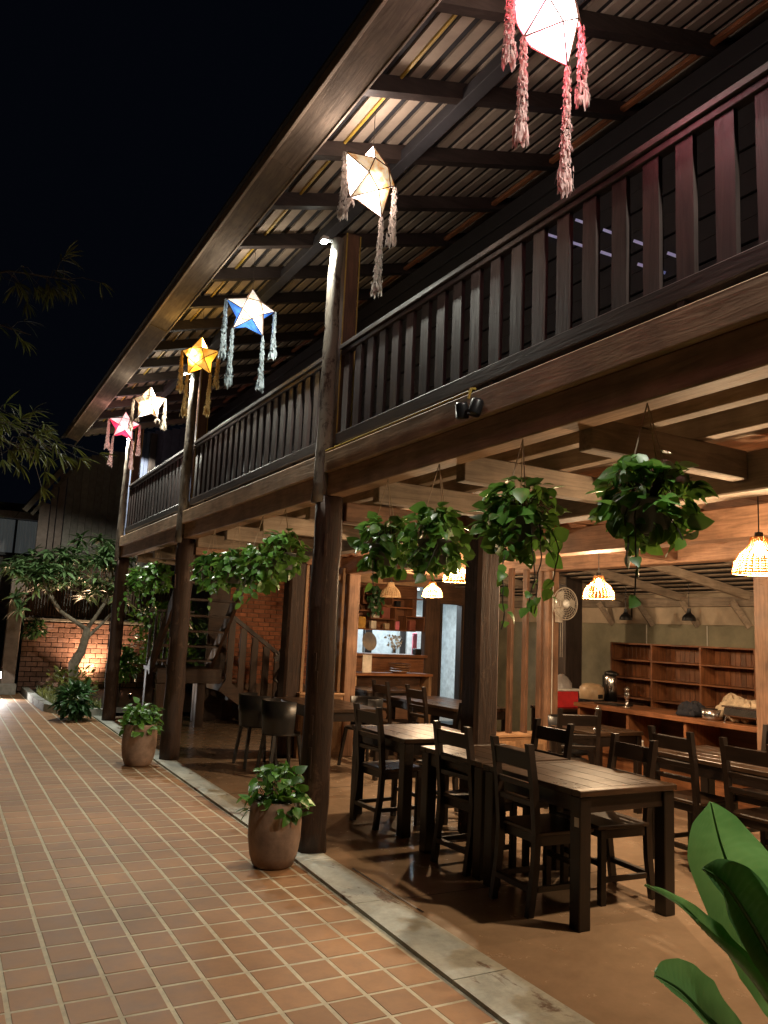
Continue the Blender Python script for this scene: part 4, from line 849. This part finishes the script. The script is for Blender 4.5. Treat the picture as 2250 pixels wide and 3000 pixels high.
for z in (1.60, 2.2, 2.75): bx('rail', 'brownX', sc, 1.58, 4.75, 18.78, 18.83, z, z+.04)
t = thing('gate_pillar', (1.36, 18.1, 0), 'square stuccoed gate pillar at the end of the garden wall', 'pillar'); bx('shaft', 'stucco', t, 1.24, 1.50, 17.98, 18.24, 0, 2.55, c=.01); bx('plinth', 'greywall', t, 1.20, 1.54, 17.94, 18.28, 0, .22, c=.01); bx('cap', 'stucco', t, 1.20, 1.54, 17.94, 18.28, 2.551, 2.62, c=.01)
t = thing('garden_floodlight', (1.16, 17.4, 0), 'bright white garden floodlight at the patio end', 'lamp'); build(MB().box(1.11, 1.21, 17.41, 17.47, .36, .50, .01), 'housing', 'black', t); build(MB().box(1.12, 1.20, 17.402, 17.4095, .37, .49), 'lens', 'floodface', t); build(MB().tube([(1.16, 17.44, 0), (1.16, 17.44, .36)], .015), 'stake', 'black', t)
lamp('SPOT', 'lamp_light', t, (1.14, 17.38, .45), 120, (1, .95, .92), .04, (RAD(80), 0, RAD(178)), spot_size=RAD(130), spot_blend=.6)
t = thing('wall_uplight', (3.02, 18.50, .1), 'warm garden uplight behind the frangipani trunk', 'lamp'); build(MB().lathe([(0, .05), (.05, .05), (.06, .15), (.055, .15)], (3.02, 18.50, 0), 14), 'housing', 'black', t, True); build(MB().lathe([(0, .142), (.054, .142)], (3.02, 18.50, 0), 14), 'lens', 'spotface', t); build(MB().tube([(3.02, 18.50, 0), (3.02, 18.50, .06)], .012), 'stake', 'black', t)
lamp('SPOT', 'lamp_light', t, (3.02, 18.50, .17), 330, (1, .62, .36), .04, (RAD(155), 0, RAD(180)), spot_size=RAD(140), spot_blend=.7)

# ------------------------------------------------------------------ planter bed, trees
bed = MB(); kl = [(1.74, 18.4), (1.74, 16.5), (1.80, 14.9), (2.02, 14.35), (2.50, 14.05), (2.60, 13.95)]
kb = link('planting_bed', None); tag(kb, kind='structure')
for (a, b) in zip(kl, kl[1:]): build(MB().bar((a[0], a[1], .06), (b[0], b[1], .06), .13, .14), 'kerb_stone', 'strip', kb)
build(MB().add([(p[0]+.03, p[1], .07) for p in kl]+[(5.0, 13.95, .07), (5.0, 18.6, .07), (1.76, 18.6, .07)], [tuple(range(9))[::-1]]), 'bed_soil', 'earth', kb)
gr = MB(); rs = random.Random(8); gt = leaf_t(.12, .008, LANCE, .4, .1, 3)
for k in range(1500):
    p = (rs.uniform(1.86, 2.6), rs.uniform(14.5, 17.5), .07); gr.put(*gt, frame(p, (rs.uniform(-.6, .6), rs.uniform(-.6, .6), 1), (0, -1, 0)) @ Matrix.Scale(rs.uniform(.5, 1.6), 4))
tag(build(gr, 'grass', 'grassy', None), 'yellow-green grass in the planting bed', 'grass', kind='stuff')
def shrub(x, y, z, r, h, n, mat, tmpl, label, seed, name='shrub', squash=1.0):
    rs = random.Random(seed); t = thing(name, (x, y, z), label, 'shrub'); mb = MB()
    blobs = [(rs.uniform(-.5, .5)*r, rs.uniform(-.5, .5)*r, rs.uniform(.35, .75)*h, rs.uniform(.4, .65)*r) for _ in range(7)]
    for k in range(n):
        bx_, by, bz, br = rs.choice(blobs); a = rs.uniform(0, 6.283); e = rs.uniform(-1.0, 1.4); q = br*rs.uniform(.6, 1.1)
        d = Vector((math.cos(a)*math.cos(e), math.sin(a)*math.cos(e), math.sin(e))); p = Vector((x+bx_, y+by, z+bz))+d*q
        if p.z < z+.02: p.z = z+.02+rs.random()*.1
        mb.put(*tmpl, frame(p, d+Vector((rs.uniform(-.6, .6), rs.uniform(-.6, .6), rs.uniform(-.6, .3))), (d.x*.4, d.y*.4, 1), rs.uniform(-.8, .8)) @ Matrix.Scale(rs.uniform(.6, 1.25), 4))
    build(mb, 'foliage', mat, t, True); sm = MB()
    for k in range(14): bx_, by, bz, br = rs.choice(blobs); sm.tube([(x, y, z), (x+bx_*.5, y+by*.5, z+bz*.6), (x+bx_*1.3, y+by*1.3, z+bz+br*.4)], [.01, .007, .003], 4)
    build(sm, 'stems', 'stem', t)
SL = leaf_t(.13, .03, LANCE, .3, .2, 4)
shrub(2.12, 13.62, 0, .34, .55, 520, 'shrub', SL, 'dark green bushy shrub at the corner of the planting bed', 31)
shrub(2.3, 16.0, .07, .42, .45, 330, 'grassy', SL, 'yellowish low shrub beneath the frangipani tree', 32)
shrub(2.95, 14.9, .07, .35, 1.2, 380, 'pothos', SL, 'bright green lit shrub behind the landing of the staircase', 33); shrub(3.6, 15.6, .07, .45, 2.2, 600, 'pothos', SL, 'tall green shrub climbing behind the staircase', 34)
shrub(4.25, 15.7, .07, .5, 2.3, 700, 'pothos', SL, 'leafy green shrub seen between the stair treads', 36); shrub(5.1, 16.2, .07, .5, 2.2, 500, 'shrub', SL, 'dark garden shrub beyond the brick wall end', 37)
shrub(1.82, 18.45, 1.15, .22, .28, 160, 'shrub', SL, 'dark wall plant hanging on the garden brick wall', 35, 'wall_plant')
t = thing('garden_spot', (3.45, 16.3, .07), 'small garden spotlight in the bed behind the stair landing', 'lamp'); build(MB().lathe([(0, .05), (.03, .05), (.04, .11), (.036, .11)], (3.45, 16.3, .07), 12), 'housing', 'black', t, True); build(MB().lathe([(0, .105), (.035, .105)], (3.45, 16.3, .07), 12), 'lens', 'spotface', t); build(MB().tube([(3.45, 16.3, .07), (3.45, 16.3, .13)], .01), 'stake', 'black', t)
lamp('SPOT', 'lamp_light', t, (3.45, 16.3, .19), 14, (1, .92, .75), .03, (RAD(160), 0, RAD(190)), spot_size=RAD(150), spot_blend=.6)
# frangipani
t = thing('frangipani_tree', (2.42, 16.5, .07), 'frangipani tree with a bent trunk and rosettes of long leaves', 'tree')
build(MB().tube([(2.42, 16.5, .05), (2.40, 16.5, .45), (2.38, 16.5, .72), (2.50, 16.48, .98), (2.55, 16.5, 1.25), (2.56, 16.5, 1.42)], [.10, .09, .105, .085, .075, .07], 10), 'trunk', 'bark', t, True)
rs = random.Random(12); br = MB(); tips = []
def limb(p, d, ln, r, dep):
    p = Vector(p); d = Vector(d).normalized(); pts = [p.copy()]; 
    for q in range(3): d = (d+Vector((rs.uniform(-.22, .22), rs.uniform(-.22, .22), rs.uniform(-.08, .22)))).normalized(); p = p+d*ln/3; pts.append(p.copy())
    br.tube(pts, [r, r*.9, r*.8, r*.7], 6)
    if dep == 0: tips.append((p, d)); return
    for q in range(2 if dep < 3 else 3): limb(p, (d+Vector((rs.uniform(-.9, .9), rs.uniform(-.9, .9), rs.uniform(-.15, .55)))), ln*rs.uniform(.62, .85), r*.66, dep-1)
limb((2.55, 16.5, 1.38), (-.9, .1, .5), .62, .05, 3); limb((2.55, 16.5, 1.38), (.55, -.1, .9), .60, .045, 3); limb((2.56, 16.5, 1.2), (.6, .3, .45), .5, .04, 2)
build(br, 'branches', 'bark', t, True)
fl_ = leaf_t(.27, .036, LANCE, .45, .25, 5); cr = MB()
for p, d in tips:
    for rep in range(rs.choice([14, 18, 22])):
        a = rs.uniform(0, 6.283); o1 = d.orthogonal().normalized(); o2 = d.cross(o1); dd = (o1*math.cos(a)+o2*math.sin(a))+d*rs.uniform(-.2, 1.2)
        cr.put(*fl_, frame(p-d*rs.uniform(0, .10), dd, d+Vector((0, 0, .5)), rs.uniform(-.3, .3)) @ Matrix.Scale(rs.uniform(.65, 1.15), 4))
rs2 = random.Random(99); bq = MB()
for (u, v) in ((60, 680), (190, 700), (200, 1130), (150, 1010), (340, 900), (540, 900), (860, 990), (970, 950), (300, 560), (470, 560), (620, 560), (800, 420), (1000, 420), (640, 730), (900, 640), (1080, 560)):
    d_ = ray(u*.294, 1450+v*.294); yy = 16.5+rs2.uniform(-.35, .35); c = Vector(CAMPOS+d_*(yy/d_[1])); d0 = (c-Vector((2.5, 16.5, 1.5))).normalized(); d0 = (d0+Vector((0, 0, .3))).normalized()
    near = min(tips, key=lambda q: (q[0]-c).length)[0]; bq.tube([near, (near+c)/2+Vector((0, 0, -.05)), c], [.016, .014, .012], 5)
    o1 = d0.orthogonal().normalized(); o2 = d0.cross(o1)
    for rep in range(22):
        a = rs2.uniform(0, 6.283); dd = (o1*math.cos(a)+o2*math.sin(a))+d0*rs2.uniform(-.3, 1.1); cr.put(*fl_, frame(c-d0*rs2.uniform(0, .1), dd, d0+Vector((0, 0, .5)), rs2.uniform(-.3, .3)) @ Matrix.Scale(rs2.uniform(.8, 1.25), 4))
build(bq, 'twigs', 'bark', t, True)
for k in range(115):   # fuller upper crown
    xx = rs2.uniform(1.15, 3.3); c = Vector((xx, 16.6+rs2.uniform(-.5, .5), rs2.uniform(2.2, 2.65+.28*(xx-1.15))))
    for rep in range(14):
        a = rs2.uniform(0, 6.283); dd = Vector((math.cos(a), math.sin(a), rs2.uniform(-.3, .9))); cr.put(*fl_, frame(c, dd, (0, 0, 1), rs2.uniform(-.3, .3)) @ Matrix.Scale(rs2.uniform(.55, 1.0), 4))
build(cr, 'crown', 'frangipani', t, True)
# feathery tree on the patio side, only its boughs reach into the view
t = thing('feathery_tree', (-1.35, 7.6, 0), 'feathery tree with drooping fans of narrow leaves against the night sky', 'tree')
build(MB().tube([(-1.35, 7.6, 0), (-1.3, 7.6, 1.4), (-1.2, 7.55, 2.6), (-1.0, 7.5, 3.6), (-.8, 7.4, 4.6)], [.11, .1, .085, .06, .03], 9), 'trunk', 'bark', t, True)
rs = random.Random(41); tw = MB(); lv = MB(); bl = leaf_t(.17, .009, LANCE, .35, .15, 4)
def bough(pts, spread, n, fan=9):
    pts = [Vector(p) for p in pts]; tw.tube(pts, [.02, .014, .009, .004][:len(pts)], 5)
    for k in range(n):
        f = rs.uniform(.15, 1)*(len(pts)-1); i = min(int(f), len(pts)-2); p = pts[i].lerp(pts[i+1], f-i)
        off = Vector((rs.gauss(0, spread), rs.gauss(0, spread), rs.gauss(-.02, spread*.55))); q = p+off; tw.tube([p, (p+q)/2+Vector((0, 0, .03)), q], [.004, .003, .002], 3, False); d0 = (off+Vector((.15, 0, -.05))).normalized()
        for r_ in range(fan):
            d = (d0+Vector((rs.uniform(-.9, .9), rs.uniform(-.9, .9), rs.uniform(-.8, .45)))); lv.put(*bl, frame(q, d, (0, 0, 1), rs.uniform(-.6, .6)) @ Matrix.Scale(rs.uniform(.6, 1.15), 4))
bough([(-1.1, 7.5, 3.2), (-.5, 7.4, 3.45), (.1, 7.4, 3.35), (.80, 7.4, 3.0)], .16, 85)
bough([(-1.2, 7.5, 2.9), (-.6, 7.3, 3.1), (.0, 7.2, 3.12), (.55, 7.2, 2.95)], .17, 75)
bough([(-.95, 7.5, 3.8), (-.4, 7.2, 4.2), (.2, 7.1, 4.45), (.72, 7.1, 4.50)], .15, 30, 7)
bough([(-1.0, 7.5, 3.7), (-.4, 7.6, 4.0), (.1, 7.6, 4.15), (.45, 7.6, 4.1)], .12, 14, 6)
bough([(-1.2, 7.5, 2.5), (-.6, 7.2, 2.6), (-.1, 7.1, 2.5), (.25, 7.1, 2.3)], .12, 14)
build(tw, 'branches', 'twig', t, True); build(lv, 'crown', 'bamboo', t, True)

# ------------------------------------------------------------------ staircase
st = thing('staircase', (3.5, 12.4, FZ), 'dark open timber staircase with a landing up to the balcony', 'staircase')
bx('landing', 'stairX', st, 2.98, 3.98, 12.35, 13.25, .83, .90)
for (x, y) in ((3.62, 12.36), (3.0, 12.36), (3.0, 13.12), (3.8, 13.12)): bx('landing_post', 'stairZ', st, x, x+.13, y, y+.12, FZ, .829)
bx('landing_board', 'stairX', st, 2.98, 3.98, 12.315, 12.347, .68, .89)
A, B = Vector((0, 12.75, .85)), Vector((0, 10.75, 2.75))
for x in (2.96, 3.88): build(MB().bar((x, A.y, A.z), (x, B.y, B.z), .05, .19), 'stringer', 'stairY', st)
for k in range(8): f = (k+.7)/8.2; p = A.lerp(B, f); bx('tread', 'stairX', st, 2.99, 3.85, p.y-.12, p.y+.12, p.z-.018, p.z+.018)
for k in range(8): x = 3.0+.085*k; bx('landing_baluster', 'darkZ', st, x, x+.045, 13.19, 13.215, .901, 1.75)
bx('landing_rail', 'darkX', st, 2.98, 3.72, 13.18, 13.23, 1.752, 1.80)
for k in range(4):   # lower flight, down into the room
    x = 4.0+.24*k; z = .73-.175*k; bx('lower_tread', 'brownY', st, x, x+.27, 12.35, 13.2, z-.018, z+.018); bx('riser', 'stairY', st, x+.01, x+.03, 12.36, 13.19, max(FZ, z-.175), z-.0185)
build(MB().bar((4.0, 12.33, .66), (4.95, 12.33, .0+FZ+.03), .04, .2), 'lower_stringer', 'stairX', st)
build(MB().bar((4.02, 12.33, 1.78), (5.0, 12.33, 1.10), .06, .06), 'handrail', 'darkX', st)
for k in range(5): x = 4.10+.2*k; zt = 1.78-.694*(x-4.02); bx('stair_baluster', 'stairZ', st, x-.055, x+.055, 12.31, 12.345, .68-.7*(x-4.0)+.02, zt-.03)
bx('back_panel', 'stairX', st, 3.99, 4.34, 13.26, 13.3, FZ, 2.6)
# carved statue
t = thing('carved_statue', (4.80, 11.85, FZ), 'dark carved wooden figure on a tall stand beside the stairs', 'statue')
build(MB().lathe([(0, 0), (.16, 0), (.16, .05), (.09, .1), (.07, .3), (.10, .42), (.13, .46), (.13, .5), (0, .5)], (4.80, 11.85, FZ), 16), 'pedestal', 'tableZ', t, True)
build(MB().lathe([(0, .5), (.09, .5), (.10, .56), (.06, .62), (.075, .72), (.095, .82), (.085, .90), (.04, .97), (.055, 1.02), (.062, 1.08), (.045, 1.14), (.07, 1.17), (.03, 1.22), (.018, 1.30), (0, 1.36)], (4.80, 11.85, FZ), 14), 'body', 'tableZ', t, True)
mb = MB()
for k in range(11): a = RAD(-20+22*k); mb.bar((4.80+.05*math.cos(a), 11.85, FZ+1.1+.05*math.sin(a)), (4.80+.15*math.cos(a), 11.85, FZ+1.1+.15*math.sin(a)), .03, .03)
build(mb, 'carved_rays', 'tableZ', t)
for s in (-1, 1): build(MB().tube([(4.80+s*.08, 11.85, FZ+.88), (4.80+s*.15, 11.80, FZ+.78), (4.80+s*.07, 11.75, FZ+.70)], [.028, .024, .02], 7), 'arm', 'tableZ', t, True)

# ------------------------------------------------------------------ houses behind
t = thing('neighbour_house', (3.2, 20.0, 0), 'dim grey boarded house wall behind the frangipani tree', 'house')
for k in range(38): x = 2.34+.16*k; bx('wall_board', 'greywall', t, x, x+.155, 20.0, 20.05+.01*(k % 2), 0, 5.35+.35*min(k, 6)*.16)
for x, w in ((1.78, .22), (2.02, .12), (2.16, .15)): bx('corner_board', 'stucco', t, x, x+w, 19.9, 19.98, 0, 4.2+(x-1.78)*2.0)
build(MB().bar((1.45, 19.7, 3.95), (2.35, 19.7, 5.3), .16, .12), 'barge_board', 'greyX', t); build(MB().bar((1.62, 19.85, 3.9), (2.45, 19.85, 5.15), .10, .08), 'rafter', 'greyX', t)
build(MB().add([(1.4, 19.6, 4.02), (2.6, 19.6, 5.85), (2.6, 23, 5.85), (1.4, 23, 4.02)], [(0, 1, 2, 3)]), 'roof', 'roofsheet', t)
t = thing('curtained_house', (.8, 24, 0), 'distant house front with white beam and drawn pale curtains', 'house')
bx('wall', 'greywall', t, -1.5, 2.28, 24.3, 24.5, 0, 3.2); bx('white_beam', 'white', t, -1.5, 2.30, 23.9, 24.1, 4.22, 4.42); bx('sill', 'black', t, -1.5, 2.28, 24.0, 24.2, 3.2, 3.28)
for k in range(6):
    x = -1.45+.62*k; mb = MB(); vs = []
    for j in range(25): vs += [(x+.56*j/24, 24.25+.02*math.sin(j*1.9), 3.29), (x+.56*j/24, 24.25+.02*math.sin(j*1.9+.4), 4.215)]
    build(mb.add(vs, [(2*j, 2*j+2, 2*j+3, 2*j+1) for j in range(24)]), 'glowing_curtain', 'glowing_curtain', t, True); bx('mullion', 'black', t, x-.055, x-.005, 24.12, 24.18, 3.285, 4.215)
bx('roof', 'roofsheet', t, -1.6, 2.3, 23.6, 26, 4.5, 4.6)
